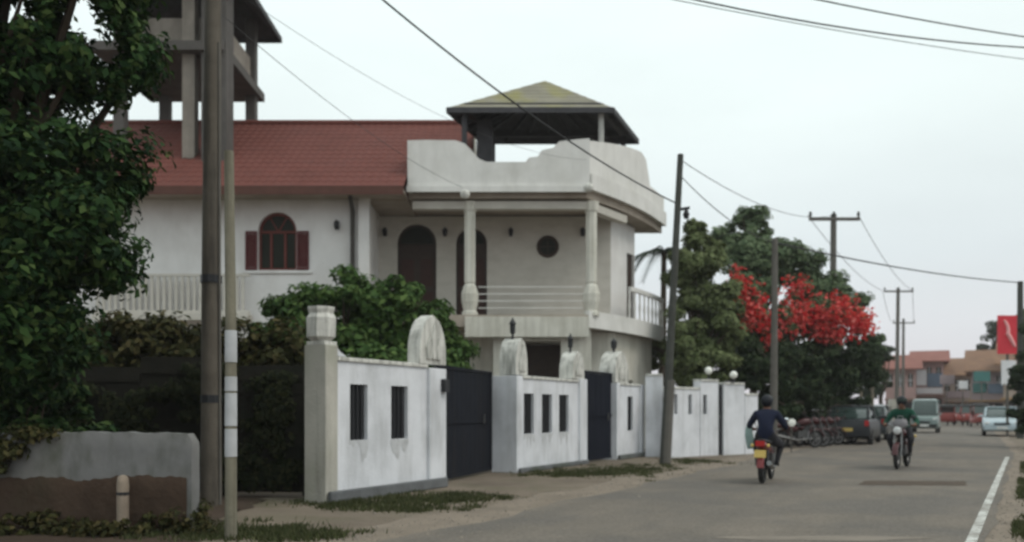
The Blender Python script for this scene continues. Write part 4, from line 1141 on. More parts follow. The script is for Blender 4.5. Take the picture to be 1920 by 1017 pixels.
# grass
def grass(name, label, pts, h, seed):
    rng = np.random.default_rng(seed); n = len(pts)
    pts = np.array(pts); an = rng.uniform(0, 2*PI, n); hh = h*rng.uniform(.4, 1.3, n); w = .008+.008*rng.uniform(0, 1, n)
    le = rng.normal(size=(n, 2))*.5*hh[:, None]
    v = np.zeros((n, 3, 3))
    v[:, 0, 0] = pts[:, 0]-np.cos(an)*w; v[:, 0, 1] = pts[:, 1]-np.sin(an)*w
    v[:, 1, 0] = pts[:, 0]+np.cos(an)*w; v[:, 1, 1] = pts[:, 1]+np.sin(an)*w
    v[:, 2, :2] = pts[:, :2]+le; v[:, 2, 2] = hh
    v[:, :2, 2] = -.01
    me = bpy.data.meshes.new(name)
    me.vertices.add(n*3); me.vertices.foreach_set("co", v.reshape(-1).astype(np.float32))
    me.loops.add(n*3); me.loops.foreach_set("vertex_index", np.arange(n*3, dtype=np.int32))
    me.polygons.add(n); me.polygons.foreach_set("loop_start", np.arange(0, n*3, 3, dtype=np.int32))
    me.materials.append(M['grass']); me.update(calc_edges=True)
    o = bpy.data.objects.new(name, me); col.objects.link(o)
    tag(o, label, 'grass', kind='stuff')
def scatter(cs, seed):
    rng = np.random.default_rng(seed); out_ = []
    for (px, py, rx, ry, n) in cs:
        g = gnd(px, py)
        q = rng.normal(size=(n, 2))*np.array([rx, ry])*.55
        # patchy: keep points near random tuft centres
        cen = rng.normal(size=(max(3, n//60), 2))*np.array([rx, ry])*.6
        idx = rng.integers(0, len(cen), n)
        p = np.where(rng.uniform(size=(n, 1)) < .7, cen[idx]+rng.normal(size=(n, 2))*.07, q)
        out_.append(np.stack([g.x+p[:, 0], g.y+p[:, 1]], 1))
    return np.concatenate(out_)
grass('verge_grass', "short grass tufts along the left verge below the white walls",
      scatter([(690, 945, .9, .5, 2600), (830, 935, .7, .7, 3200), (760, 955, .7, .4, 1500), (1100, 888, 1.0, 1.0, 3000), (1180, 880, .9, 1.2, 2200), (540, 1005, .5, .35, 2200), (420, 1000, .9, .5, 2600), (300, 990, 1.2, .5, 1500), (1030, 890, .6, .5, 900), (1300, 866, .9, 1.2, 1200), (150, 985, 1.0, .5, 900)], 61), .055, 62)
rp = scatter([(1912, 920, .5, 1.2, 2600), (1925, 990, .4, .6, 1800), (1900, 870, .8, 1.6, 1500), (1940, 880, 1.2, 2.0, 6000), (1960, 930, .9, 1.4, 6000), (1960, 1000, .6, .8, 5000), (1925, 905, .5, .8, 4000)], 63)
rp = np.array([p for p in rp if p[0] > edge_r(p[1])+.38])
grass('roadside_grass', "olive grass on the right verge beside the white edge line", rp, .06, 64)

# ================================================================== LOW WALL (left foreground)
t = thing('low_wall', (-4.2, 9.05, 0), "low weathered white wall with a muddy brown base below the dark tree", 'wall')
YS = 9.05
def sx(px): return (px-960)*YS/F
def szz(py): return EYE+(HOR-py)*YS/F
def lump(x, z, k): return .004*math.sin(x*9+k)+.003*math.sin(z*13+x*5+k*2)+.003*math.sin(x*31+z*17)
def lumpy_wall(xa, xb, zlo, zhi, y0, y1, nu, nv, k):
    vs_ = []; fs = []
    for i in range(nu+1):
        s_ = i/nu; x = xa+(xb-xa)*s_; z0_, z1_ = zlo(x), zhi(x)
        ring = []
        for j in range(nv+1): q = j/nv; z = z0_+(z1_-z0_)*q; ring.append((x, y0+lump(x, z, k)+(.02*max(0, q-.93)/.07 if q > .93 else 0), z))
        for j in range(nv, -1, -1): q = j/nv; z = z0_+(z1_-z0_)*q; ring.append((x, y1+lump(x, z, k+3)-(.02*max(0, q-.93)/.07 if q > .93 else 0), z))
        vs_ += ring
    m = 2*(nv+1)
    for i in range(nu):
        for j in range(m): fs.append((i*m+j, (i+1)*m+j, (i+1)*m+(j+1) % m, i*m+(j+1) % m))
    fs.append(tuple(range(m))); fs.append(tuple(nu*m+j for j in range(m-1, -1, -1)))
    mb = MB(); mb.add(vs_, fs); return mb
xe = sx(357)
def top_(x):
    d = max(0, (x-(xe-.09))/.09); base_ = szz(812)+.006*math.sin(x*4)+.006*math.sin(x*17)+.004*math.sin(x*41)
    return base_-.10*(1-math.sqrt(max(0, 1-min(1, d)**2)))
lumpy_wall(sx(-260), xe, lambda x: -.05, top_, YS+.03, YS+.27, 60, 12, 0).build('painted_wall', M['sheet'], t, smooth=True)
lumpy_wall(sx(-260), xe-.05, lambda x: -.05, lambda x: szz(895)+.010*math.sin(x*3.1)+.010*math.sin(x*7.7)+.008*math.sin(x*23)+.006*math.sin(x*57), YS+.008, YS+.295, 110, 8, 5).build('muddy_base', M['soil'], t, smooth=True)
p = Vector((sx(240), YS-.12, 0))
t = thing('stub_post', p, "short weathered stub post standing before the low white wall", 'post')
mb = MB(); mb.lathe(p, [(.062, 0), (.058, .2), (.06, .50), (.05, .58), (.02, .60)], 8); mb.build('shaft', M['wood'], t, smooth=True)
mb = MB(); mb.tube([p+Vector((0, 0, .40)), p+Vector((0, 0, .43))], .064, 8); mb.build('band', M['black'], t)
rngw = np.random.default_rng(71)
P, Q = cloud([(x_, 8.86+.1*math.sin(x_*5), .03+.05*math.sin(x_*3)**2, .26, .12, .12+.1*math.sin(x_*7)**2) for x_ in np.arange(-6.2, -2.9, .28)] + [(-5.15, 8.98, .80, .30, .15, .30), (-4.95, 9.1, 1.02, .45, .2, .10), (-3.35, 9.3, .12, .2, .3, .18)], 9000, 71, 14, .35, .1)
o = leaf_mesh('weeds', P[P[:, 2] > 0], Q[P[:, 2] > 0], .06, M['leaf_hedge'], None, 71)
tag(o, "low dark weeds growing along the foot of the low white wall", 'weeds', kind='stuff')
rg = random.Random(19)
def blob(pts, k, amp):
    o_ = []
    for i in range(len(pts)):
        a_, b_ = pts[i], pts[(i+1) % len(pts)]
        for j in range(k): o_.append((a_[0]+(b_[0]-a_[0])*j/k+rg.uniform(-amp, amp), a_[1]+(b_[1]-a_[1])*j/k+rg.uniform(-amp, amp)))
    return o_
sheet('shade_toned_soil', blob([(-9, 6.5), (-3.6, 7.2), (-3.0, 8.4), (-3.25, 10.2), (-3.5, 12.9), (-9, 12.9)], 9, .12), .005, M['soil'])  # dark soil sheet under the tree; canopy shade is put into its colour
# low earth bank behind it
mb = MB(); vs_ = []; fs = []
for i in range(41):
    x = -9+i*.14
    for j in range(9):
        s = j/8; y = 9.4+s*3.0
        vs_.append((x, y, -.01+.16*math.sin(PI*s)**1.2*(1-max(0, (x+4.2))/.9 if x > -4.2 else 1)*(.8+.2*math.sin(x*5+j))+.03*math.sin(x*13+j*2)))
for i in range(40):
    for j in range(8): a_ = i*9+j; fs.append((a_, a_+9, a_+10, a_+1))
mb.add(vs_, fs); o = mb.build('earth_bank', M['soil'], smooth=True); tag(o, kind='structure')

# ================================================================== MOTORBIKES AND RIDERS
def wheel(parent, c, r, w):
    mb = MB(); rg_ = []
    for k in range(25):
        a = 2*PI*k/24; rg_.append((c[0], c[1]+(r-w*.5)*math.cos(a), c[2]+(r-w*.5)*math.sin(a)))
    mb.tube(rg_, w*.5, 8, cap=False)
    wh = mb.build('tyre', M['rubber'], parent, world=False, smooth=True)
    mb = MB(); mb.tube([(c[0]-.05, c[1], c[2]), (c[0]+.05, c[1], c[2])], .06, 10)
    for k in range(6):
        a = PI*k/3; mb.bar((c[0], c[1], c[2]), (c[0], c[1]+(r-w)*math.cos(a), c[2]+(r-w)*math.sin(a)), .02, .03)
    rg2 = [(c[0], c[1]+(r-w*1.02)*math.cos(2*PI*k/24), c[2]+(r-w*1.02)*math.sin(2*PI*k/24)) for k in range(25)]
    mb.tube(rg2, .018, 6, cap=False)
    mb.build('rim', M['chrome'], wh, world=False, smooth=True)

def ellring(cx, y, cz, rx, rz, n=12):
    return [Vector((cx+rx*math.cos(2*PI*k/n), y, cz+rz*math.sin(2*PI*k/n))) for k in range(n)]
def make_bike(loc, rz, label, paint, group):
    t = thing('motorbike', loc, label, 'motorbike', group, rz)
    B = lambda mb, n, m, par=t, s=True: mb.build(n, m, par, world=False, smooth=s)
    wheel(t, (0, -.62, .30), .30, .11); wheel(t, (0, .64, .30), .30, .09)
    mb = MB(); mb.tube([(0, .50, .92), (0, .1, .72), (0, -.3, .62), (0, -.75, .72)], .03, 8)
    mb.tube([(0, .48, .86), (0, .30, .42), (0, -.15, .34), (0, -.3, .62)], .025, 8)
    for s in (-1, 1): mb.bar((s*.075, -.62, .30), (s*.07, -.15, .38), .03, .05); mb.tube([(s*.09, -.62, .33), (s*.09, -.52, .68)], .025, 8)
    B(mb, 'frame', M['blackpaint'])
    mb = MB(); mb.loft([ellring(0, -.02, .82, .07, .06), ellring(0, .08, .84, .13, .10), ellring(0, .26, .87, .15, .13), ellring(0, .42, .88, .12, .10), ellring(0, .48, .87, .05, .05)]); B(mb, 'fuel_tank', paint)
    mb = MB(); mb.loft([ellring(0, -.72, .84, .08, .03), ellring(0, -.60, .83, .13, .05), ellring(0, -.3, .80, .14, .06), ellring(0, -.05, .79, .12, .06), ellring(0, .06, .81, .07, .04)]); B(mb, 'seat', M['vinyl'])
    mb = MB(); mb.loft([ellring(0, -.92, .80, .05, .04), ellring(0, -.80, .77, .11, .07), ellring(0, -.5, .72, .13, .10), ellring(0, -.2, .66, .12, .11), ellring(0, -.05, .62, .08, .08)]); B(mb, 'tail_cowl', paint)
    mb = MB(); mb.cbox((0, -.93, .80), (.17, .05, .10)); B(mb, 'tail_light', M['redlamp'], s=False)
    for s in (-1, 1):
        mb = MB(); mb.ball((s*.15, -.90, .76), .035, 8, 6); B(mb, 'indicator', M['plate'])
    mb = MB(); mb.M = Matrix.Translation((0, -.92, .60)) @ Matrix.Rotation(R(-12), 4, 'X'); mb.cbox((0, 0, 0), (.22, .012, .15)); B(mb, 'number_plate', M['plate'], s=False)
    for yc, a0, a1, n_ in ((-.62, R(20), R(175), 'rear_mudguard'), (.64, R(10), R(150), 'front_mudguard')):
        mb = MB(); rings = []
        for k in range(9):
            a = a0+(a1-a0)*k/8; rr = .34
            y, z = yc+rr*math.cos(a), .30+rr*math.sin(a); dy, dz = math.cos(a), math.sin(a)
            rings.append([Vector((x, y+dy*h, z+dz*h)) for x, h in ((-.07, -.03), (-.055, .0), (0, .012), (.055, 0), (.07, -.03), (.055, -.012), (0, .0), (-.055, -.012))])
        mb.loft(rings); B(mb, n_, paint)
    mb = MB(); mb.cbox((0, .12, .45), (.22, .34, .24)); mb.tube([(0, .22, .5), (0, .34, .70)], .07, 10)
    for k in range(4): mb.cbox((0, .30+.012*k, .56+.035*k), (.19, .12, .012))
    B(mb, 'engine', M['enginegrey'], s=False)
    mb = MB(); mb.tube([(.09, .34, .55), (.13, .30, .30), (.14, -.1, .27), (.15, -.35, .32), (.16, -.85, .42)], [.022, .025, .028, .05, .05], 8); B(mb, 'exhaust', M['chrome'])
    mb = MB()
    for s in (-1, 1): mb.tube([(s*.08, .64, .30), (s*.08, .52, .72), (s*.07, .46, .98)], .024, 8)
    B(mb, 'front_fork', M['chrome'])
    mb = MB(); mb.tube([(-.36, .36, 1.03), (-.24, .43, 1.06), (-.08, .46, .99), (.08, .46, .99), (.24, .43, 1.06), (.36, .36, 1.03)], .014, 8); B(mb, 'handlebar', M['chrome'])
    for s in (-1, 1):
        mb = MB(); mb.tube([(s*.36, .36, 1.03), (s*.25, .425, 1.057)], .02, 8); B(mb, 'grip', M['rubber'])
        mb = MB(); mb.tube([(s*.24, .43, 1.06), (s*.32, .44, 1.22)], .008, 6); mb.loft([ellring(s*.33, .45, 1.25, .02, .015), ellring(s*.33, .44, 1.25, .062, .045), ellring(s*.33, .425, 1.25, .065, .048)])
        mi = B(mb, 'mirror', M['blackpaint'])
        mb = MB(); mb.loft([ellring(s*.33, .4235, 1.25, .058, .042), ellring(s*.33, .4215, 1.25, .056, .040)]); B(mb, 'mirror_glass', M['mirror'], mi)
    mb = MB(); mb.loft([ellring(0, .48, .92, .06, .06), ellring(0, .56, .93, .10, .10), ellring(0, .62, .93, .105, .105)]); h = B(mb, 'headlight', paint)
    mb = MB(); mb.loft([ellring(0, .621, .93, .095, .095), ellring(0, .645, .93, .07, .07), ellring(0, .652, .93, .02, .02)]); B(mb, 'lens', M['lens'], h)
    mb = MB(); mb.tube([(-.10, .05, .36), (-.24, .05, .33)], .016, 6); mb.tube([(.10, .05, .36), (.24, .05, .33)], .016, 6); B(mb, 'footpeg', M['rubber'])
    return t

def skin_person(loc, rz, label, shirt, trousers, scale=1.0, head_yaw=0, group=None, lean=0.0):
    J = {'pel': (0, -.20, .90, .150), 'wst': (0, -.17, 1.05, .165), 'chs': (0, -.06, 1.25, .195), 'shl': (0, -.01, 1.38, .13), 'nck': (0, .02, 1.46, .058), 'hd': (0, .05, 1.56, .085), 'top': (0, .05, 1.66, .075)}
    E = [('pel', 'wst', 't'), ('wst', 'chs', 't'), ('chs', 'shl', 't'), ('shl', 'nck', 's'), ('nck', 'hd', 's'), ('hd', 'top', 's')]
    for s, n in ((-1, 'L'), (1, 'R')):
        J.update({'sh'+n: (s*.20, -.01, 1.36, .088), 'el'+n: (s*.36, .07, 1.13, .066), 'fo'+n: (s*.35, .23, 1.08, .052), 'wr'+n: (s*.32, .335, 1.045, .032),
                  'hp'+n: (s*.11, -.14, .87, .125), 'kn'+n: (s*.25, .27, .73, .082), 'ca'+n: (s*.21, .18, .54, .06), 'an'+n: (s*.19, .06, .37, .045), 'to'+n: (s*.20, .20, .335, .036)})
        E += [('shl', 'sh'+n, 't'), ('sh'+n, 'el'+n, 't'), ('el'+n, 'fo'+n, 't'), ('fo'+n, 'wr'+n, 's'), ('pel', 'hp'+n, 'p'), ('hp'+n, 'kn'+n, 'p'), ('kn'+n, 'ca'+n, 'p'), ('ca'+n, 'an'+n, 'p'), ('an'+n, 'to'+n, 'b')]
    keys = list(J); idx = {k: i for i, k in enumerate(keys)}
    me = bpy.data.meshes.new('skel'); me.from_pydata([J[k][:3] for k in keys], [(idx[a], idx[b]) for a, b, _ in E], [])
    o = bpy.data.objects.new('skel', me); col.objects.link(o)
    o.modifiers.new("skin", 'SKIN')
    for i, k in enumerate(keys):
        me.skin_vertices[0].data[i].radius = (J[k][3], J[k][3]*(.8 if k in ('chs', 'wst', 'pel') else 1))
        me.skin_vertices[0].data[i].use_root = (k == 'pel')
    ss = o.modifiers.new("sub", 'SUBSURF'); ss.levels = 2; ss.render_levels = 2
    dg = bpy.context.evaluated_depsgraph_get(); dg.update()
    nm = bpy.data.meshes.new_from_object(o.evaluated_get(dg))
    bpy.data.objects.remove(o)
    nm.name = 'body'
    nm.materials.clear()
    for m_ in (M['skin'], shirt, trousers, M['vinyl']): nm.materials.append(m_)
    mi = {'s': 0, 't': 1, 'p': 2, 'b': 3}
    segs = [(Vector(J[a][:3]), Vector(J[b][:3]), (J[a][3]+J[b][3])/2, mi[c]) for a, b, c in E]
    for p in nm.polygons:
        c = p.center; best = None
        for a, b, r, k in segs:
            ab = b-a; t_ = max(0, min(1, (c-a).dot(ab)/ab.length_squared)); d = (c-(a+ab*t_)).length-r*.6
            if best is None or d < best[0]: best = (d, k)
        p.material_index = best[1]; p.use_smooth = True
    t = thing('person', loc, label, 'person', group, rz)
    bo = bpy.data.objects.new('body', nm); col.objects.link(bo); bo.parent = t
    # helmet
    mb = MB(); mb.ball((0, .035, 1.63), (.125, .145, .135), 16, 10); hl = mb.build('helmet', M['helmet'], t, world=False, smooth=True)
    mb = MB()
    rg_ = []
    for k in range(9):
        a = PI*(k/8); rg_.append(Vector((.128*math.cos(a), .05+.135*math.sin(a), 1.635)))
    v = []
    for q in rg_: v += [q, q+Vector((0, .012, .06))]
    mb.add(v, [(2*i, 2*i+1, 2*i+3, 2*i+2) for i in range(8)]); mb.build('visor', M['carglass'], hl, world=False)
    # face below the helmet rim
    mb = MB(); mb.ball((0, .075, 1.555), (.072, .085, .095), 14, 10); mb.ball((0, .163, 1.555), (.014, .016, .022), 8, 6)
    fc = mb.build('face', M['skin'], t, world=False, smooth=True)
    mb = MB()
    for s in (-1, 1): mb.ball((s*.028, .150, 1.585), (.012, .008, .007), 8, 6)
    mb.build('eye', M['eye'], fc, world=False)
    mb = MB(); mb.ball((0, .150, 1.512), (.022, .009, .007), 8, 6); mb.build('mouth', M['lip'], fc, world=False)
    # hands gripping the bar
    for s in (-1, 1):
        mb = MB(); mb.M = Matrix.Translation((s*.315, .372, 1.05))
        mb.ball((0, -.02, .012), (.042, .045, .022), 10, 6)
        for k, (dx, ln) in enumerate(((-.032, .9), (-.011, 1.0), (.011, .95), (.032, .8))):
            mb.tube([(dx, .0, .022), (dx, .035*ln, .026), (dx, .052*ln, .006), (dx, .042*ln, -.022), (dx, .022, -.032*ln)], [.010, .010, .0095, .009, .007], 6)
        mb.tube([(-s*.038, -.03, .01), (-s*.055, .0, -.01), (-s*.048, .022, -.026)], [.012, .011, .008], 6)
        mb.build('hand', M['skin'], t, world=False, smooth=True)
    return t

HD = math.atan2(-DX, DY)          # heading along the road, rotation about z for local +y
r1 = Vector((4.45, 15.5, .012))
make_bike(r1, HD+R(4), "dark red motorbike with yellow rear plate ridden away from the camera", M['redpaint'], 'motorbikes being ridden')
skin_person(r1, HD+R(4), "person in navy jacket and dark helmet riding away on the red motorbike", M['navycloth'], M['darkcloth'])
t = thing('shoulder_bag', r1, "pale teal bag hanging at the left elbow of the navy-jacketed rider", 'bag', None, HD+R(4))
mb = MB(); rings = []
for k, (w, d, x) in enumerate(((.07, .04, -.33), (.085, .06, -.34), (.09, .065, -.35), (.085, .055, -.36), (.075, .04, -.37), (.07, .012, -.37))):
    z = .66+.085*k; rings.append([Vector((x+w*max(-.85, min(.85, 1.25*math.cos(2*PI*j/16)))*(1+.08*math.sin(j*2.3+k)), .10+d*max(-.85, min(.85, 1.25*math.sin(2*PI*j/16))), z+.012*math.sin(j*1.9+k))) for j in range(16)])
mb.loft(rings); mb.build('sack', M['tealbag'], t, world=False, smooth=True)
mb = MB(); mb.tube([(-.42, .10, 1.08), (-.40, .10, 1.17), (-.36, .10, 1.20), (-.33, .10, 1.08)], .010, 6); mb.build('strap', M['tealbag'], t, world=False)
r2 = Vector((8.4, 19.1, .012))
make_bike(r2, HD+PI-R(6), "dark maroon motorbike ridden towards the camera in the right lane", M['maroon'], 'motorbikes being ridden')
skin_person(r2, HD+PI-R(6), "person in green shirt and dark helmet riding towards the camera", M['greencloth'], M['darkcloth'])
t = thing('lap_bag', r2, "grey bag held in the lap of the green-shirted rider", 'bag', None, HD+PI-R(6))
mb = MB(); rings = []
for k, (w, d) in enumerate(((.12, .06), (.17, .09), (.17, .09), (.12, .06))):
    z = .975+.075*k; rings.append([Vector((w*math.cos(2*PI*j/12)*(1+.05*math.sin(j*1.7+k)), .22+d*math.sin(2*PI*j/12), z)) for j in range(12)])
mb.loft(rings); mb.build('sack', M['greycloth'], t, world=False, smooth=True)
mb = MB(); mb.tube([(-.06, .22, 1.2), (-.05, .22, 1.27), (.05, .22, 1.27), (.06, .22, 1.2)], .012, 6); mb.build('handle', M['greycloth'], t, world=False)

b = gnd(1484, 850)
t = thing('road_marker', b, "thin roadside marker with a round white reflector right of the navy-jacketed rider", 'marker')
mb = MB(); zc = at(0, 793, b.y).z; mb.tube([b, (b.x, b.y, zc)], .022, 8); mb.build('stem', M['polegrey'], t)
mb = MB(); mb.M = Matrix.Translation((b.x, b.y-.03, zc)); mb.ball((0, 0, 0), (.115, .03, .115), 16, 8); mb.build('reflector', M['lampglobe'], t, smooth=True)
t = thing('garden_wall', (onpx(1625, 43)[0], 43, 0), "pale low garden wall behind the slim trunks", 'wall')
xa, xb = onpx(1588, 43)[0], onpx(1668, 43)[0]
mb = MB(); mb.box((xa, 43, 0), (xb, 43.2, 1.45)); mb.build('panel', M['piergrey'], t)
mb = MB(); mb.box((xa-.03, 42.95, 1.452), (xb+.03, 43.25, 1.53)); mb.build('coping', M['cap'], t)
for x in (xa-.18, xb+.03):
    mb = MB(); mb.box((x, 42.9, 0), (x+.28, 43.25, 1.8)); mb.build('pier', M['piergrey'], t)
for o in [x for x in bpy.data.objects if x.parent is None and x.type == 'EMPTY']:
    if (o.location-r1).length < .01: o.scale = (.86, .86, .86)
    if (o.location-r2).length < .01: o.scale = (.88, .88, .88)
# parked motorbikes in a row at the road edge under the bougainvillea
proto = None
ords = ["nearest", "second", "third", "fourth", "fifth", "farthest"]
for k in range(6):
    Y = 29.3+k*.8; x = onpx(1496+15*k, Y)[0]; yaw = HD-R(48+6*math.sin(k*2.1))
    lab = "%s of the dark red motorbikes parked in a row under the bougainvillea" % ords[k]
    if proto is None:
        proto = make_bike((x, Y, .006), yaw, lab, M['maroon'], 'parked motorbikes')
    else:
        o = copy_tree(proto); o.location = (x, Y, .006); o.rotation_euler = (0, 0, yaw); o['label'] = lab

# ================================================================== CARS
def ring_sec(y, hw, z0, z1, r=.1, tumble=0.0):
    zb = z0; zt = z1
    pts = [(-hw+r*.5, zb), (hw-r*.5, zb), (hw, zb+r), (hw, zb+(zt-zb)*.55), (hw-tumble-r*.25, zt-r*.5), (hw-tumble-r, zt), (-hw+tumble+r, zt), (-hw+tumble+r*.25, zt-r*.5), (-hw, zb+(zt-zb)*.55), (-hw, zb+r)]
    return [Vector((x, y, z)) for x, z in pts]
def car_wheel(t, c, r, w):
    mb = MB(); s = 1 if c[0] > 0 else -1
    prof = [(r*.55, -w/2), (r*.93, -w/2), (r, -w*.3), (r, w*.3), (r*.93, w/2), (r*.55, w/2)]
    vs_ = []; fs = []; n = 20
    for (rr, x) in prof:
        for k in range(n): a = 2*PI*k/n; vs_.append((c[0]+x, c[1]+rr*math.cos(a), c[2]+rr*math.sin(a)))
    for i in range(5):
        for k in range(n): a = i*n+k; b = i*n+(k+1) % n; fs.append((a, b, b+n, a+n))
    mb.add(vs_, fs); ty = mb.build('tyre', M['rubber'], t, world=False, smooth=True)
    mb = MB(); mb.tube([(c[0]+s*w*.30, c[1], c[2]), (c[0]+s*w*.44, c[1], c[2])], [r*.58, r*.5], 16); mb.build('rim', M['chrome'], ty, world=False)
def make_car(loc, rz, label, cat, paint, kind='hatch', group=None):
    """local +y is the front of the car"""
    t = thing('van' if kind == 'van' else 'car', loc, label, cat, group, rz)
    B = lambda mb, n, m, par=t, s=True: mb.build(n, m, par, world=False, smooth=s)
    if kind == 'van':
        Ln, W, zr, belt = 3.3, .70, 1.85, 1.0
        low = [(-1.65, .60, .35, .95), (-1.62, .68, .26, 1.0), (-1.2, .70, .24, 1.0), (1.0, .70, .24, 1.0), (1.45, .69, .25, .95), (1.62, .66, .28, .86), (1.66, .58, .36, .78)]
        cab = [(-1.62, .66, 1.0, 1.70), (-1.55, .68, 1.0, 1.82), (-1.0, .69, 1.0, 1.86), (.7, .69, 1.0, 1.86), (.95, .68, 1.0, 1.78), (1.42, .66, .95, 1.05)]
    elif kind == 'sedan':
        Ln, W, zr, belt = 4.2, .84, 1.42, .92
        low = [(-2.1, .70, .45, .80), (-2.05, .80, .28, .90), (-1.2, .84, .22, .93), (.6, .84, .22, .92), (1.3, .83, .22, .86), (1.95, .78, .26, .72), (2.1, .66, .36, .60)]
        cab = [(-1.55, .72, .91, .96), (-1.0, .74, .91, 1.36), (-.5, .75, .91, 1.42), (.15, .75, .91, 1.40), (.85, .74, .88, .94)]
    else:
        Ln, W, zr, belt = 3.6, .78, 1.48, .92
        low = [(-1.8, .66, .40, .85), (-1.76, .75, .28, .92), (-1.1, .78, .22, .93), (.6, .78, .22, .92), (1.2, .77, .22, .86), (1.7, .72, .26, .74), (1.82, .60, .36, .62)]
        cab = [(-1.74, .68, .91, 1.0), (-1.45, .70, .91, 1.40), (-.9, .72, .91, 1.48), (.1, .72, .91, 1.45), (.85, .71, .88, .94)]
    mb = MB(); mb.loft([ring_sec(y, hw, a, b, .10) for y, hw, a, b in low]); body = B(mb, 'body', paint)
    mb = MB(); mb.loft([ring_sec(y, hw-.012, a-.02, b-.012, .06, .10*min(1, (b-a)/.4)) for y, hw, a, b in cab]); B(mb, 'cabin_glass', M['carglass'])
    # roof skin and pillars
    top = [(y, hw, b) for y, hw, a, b in cab if b > zr-.14]
    mb = MB(); mb.loft([[Vector((x, y, z)) for x, z in ((-hw+.10, b-.035), (hw-.10, b-.035), (hw-.09, b-.01), (hw-.2, b+.018), (-hw+.2, b+.018), (-hw+.09, b-.01))] for y, hw, b in top]); B(mb, 'roof', paint)
    for s in (-1, 1):
        for (i, j) in ((0, 1), (len(cab)-1, len(cab)-2)):
            y0_, h0, a0, b0 = cab[i]; y1_, h1, a1, b1 = cab[j]
            mb = MB(); mb.bar((s*(h0-.03), y0_, b0-.0), (s*(h1-.10), y1_, b1-.01), .07, .05); B(mb, 'pillar', paint, s=False)
        ym = (cab[1][0]+cab[-2][0])/2
        mb = MB(); mb.bar((s*(W-.06), ym, belt), (s*(W-.17), ym, zr-.04), .08, .04); B(mb, 'pillar', paint, s=False)
        mb = MB(); mb.ball((s*(W+.06), cab[-1][0]-.15, belt+.05), (.09, .05, .065), 8, 6); B(mb, 'door_mirror', paint)
        yf = low[-1][0]
        mb = MB(); mb.ball((s*(W-.22), yf-.06, low[-2][3]-.09), (.13, .08, .07), 10, 6); B(mb, 'headlight', M['lens'])
        mb = MB(); yb = low[0][0]; mb.cbox((s*(W-.15), yb-.0, .78), (.14, .07, .2)); B(mb, 'tail_light', M['redlamp'], s=False)
        for yw in (low[0][0]+.62, low[-1][0]-.66): car_wheel(t, (s*(W-.09), yw, .28), .28, .17)
    yf, yb = low[-1][0], low[0][0]
    mb = MB(); mb.cbox((0, yf-.02, .40), (W*1.75, .12, .16)); B(mb, 'bumper', M['vinyl'] if kind == 'van' else paint, s=False)
    mb = MB(); mb.cbox((0, yb+.01, .42), (W*1.75, .12, .18)); B(mb, 'bumper', M['vinyl'] if kind == 'van' else paint, s=False)
    mb = MB(); mb.cbox((0, yf+.03, .60), (W*.8, .03, .09)); B(mb, 'grille', M['black'], s=False)
    mb = MB(); mb.cbox((0, yf+.05, .42), (.45, .012, .11)); B(mb, 'number_plate', M['whiteplate'], s=False)
    mb = MB(); mb.cbox((0, yb-.06, .55), (.45, .012, .12)); B(mb, 'number_plate', M['plate'], s=False)
    return t
make_car((onpx(1600, 33.8)[0], 33.8, .012), HD, "dark car parked behind the motorbike row under the trees", 'car', M['cardark'], 'sedan', 'cars parked along the road')
make_car((onpx(1634, 38.6)[0], 38.6, .012), HD, "slate grey car parked just beyond the dark car", 'car', M['cargrey'], 'hatch', 'cars parked along the road')
make_car((onpx(1736, 50)[0], 50, .012), HD+PI, "small teal-grey van on the road beyond the green-shirted rider", 'van', M['vanpale'], 'van')
make_car((onpx(1877, 44)[0], 44, .012), HD+PI, "silver-blue car parked facing the camera at the right verge", 'car', M['carwhite'], 'sedan', 'cars parked along the road')

def make_tuk(loc, rz, label, paint):
    t = thing('trishaw', loc, label, 'trishaw', 'red trishaws far down the road', rz)
    B = lambda mb, n, m, par=t, s=True: mb.build(n, m, par, world=False, smooth=s)
    mb = MB(); mb.loft([ring_sec(-1.25, .60, .35, .95, .1), ring_sec(-1.2, .64, .3, 1.05, .1), ring_sec(-.3, .65, .3, .70, .1), ring_sec(.4, .62, .3, .62, .1), ring_sec(.8, .42, .35, 1.0, .1), ring_sec(1.1, .26, .4, .92, .1), ring_sec(1.2, .15, .45, .8, .06)]); B(mb, 'body', paint)
    mb = MB(); mb.loft([ring_sec(-1.22, .58, 1.50, 1.62, .06), ring_sec(-1.1, .62, 1.52, 1.70, .06), ring_sec(.2, .60, 1.58, 1.74, .06), ring_sec(.62, .52, 1.54, 1.66, .06)]); B(mb, 'canopy', M['vinyl'])
    mb = MB(); mb.add([(-.46, .82, 1.0), (.46, .82, 1.0), (.46, .58, 1.56), (-.46, .58, 1.56)], [(0, 1, 2, 3)]); B(mb, 'windscreen', M['carglass'], s=False)
    for s in (-1, 1):
        mb = MB(); mb.tube([(s*.48, .82, .98), (s*.5, .58, 1.58)], .025, 6); mb.tube([(s*.58, -1.15, 1.0), (s*.56, -1.15, 1.55)], .025, 6); mb.tube([(s*.6, -.3, .65), (s*.58, -.3, 1.58)], .022, 6); B(mb, 'pillar', paint)
        car_wheel(t, (s*.55, -.8, .22), .22, .11)
        mb = MB(); mb.ball((s*.24, 1.06, .80), (.07, .06, .07), 8, 6); B(mb, 'headlight', M['lens'])
    car_wheel(t, (.001, .98, .22), .22, .10)
    mb = MB(); mb.box((-.5, -.9, .62), (.5, -.5, .80)); mb.box((-.5, -1.0, .80), (.5, -.88, 1.2)); B(mb, 'seat', M['vinyl'], s=False)
    return t
tk = None
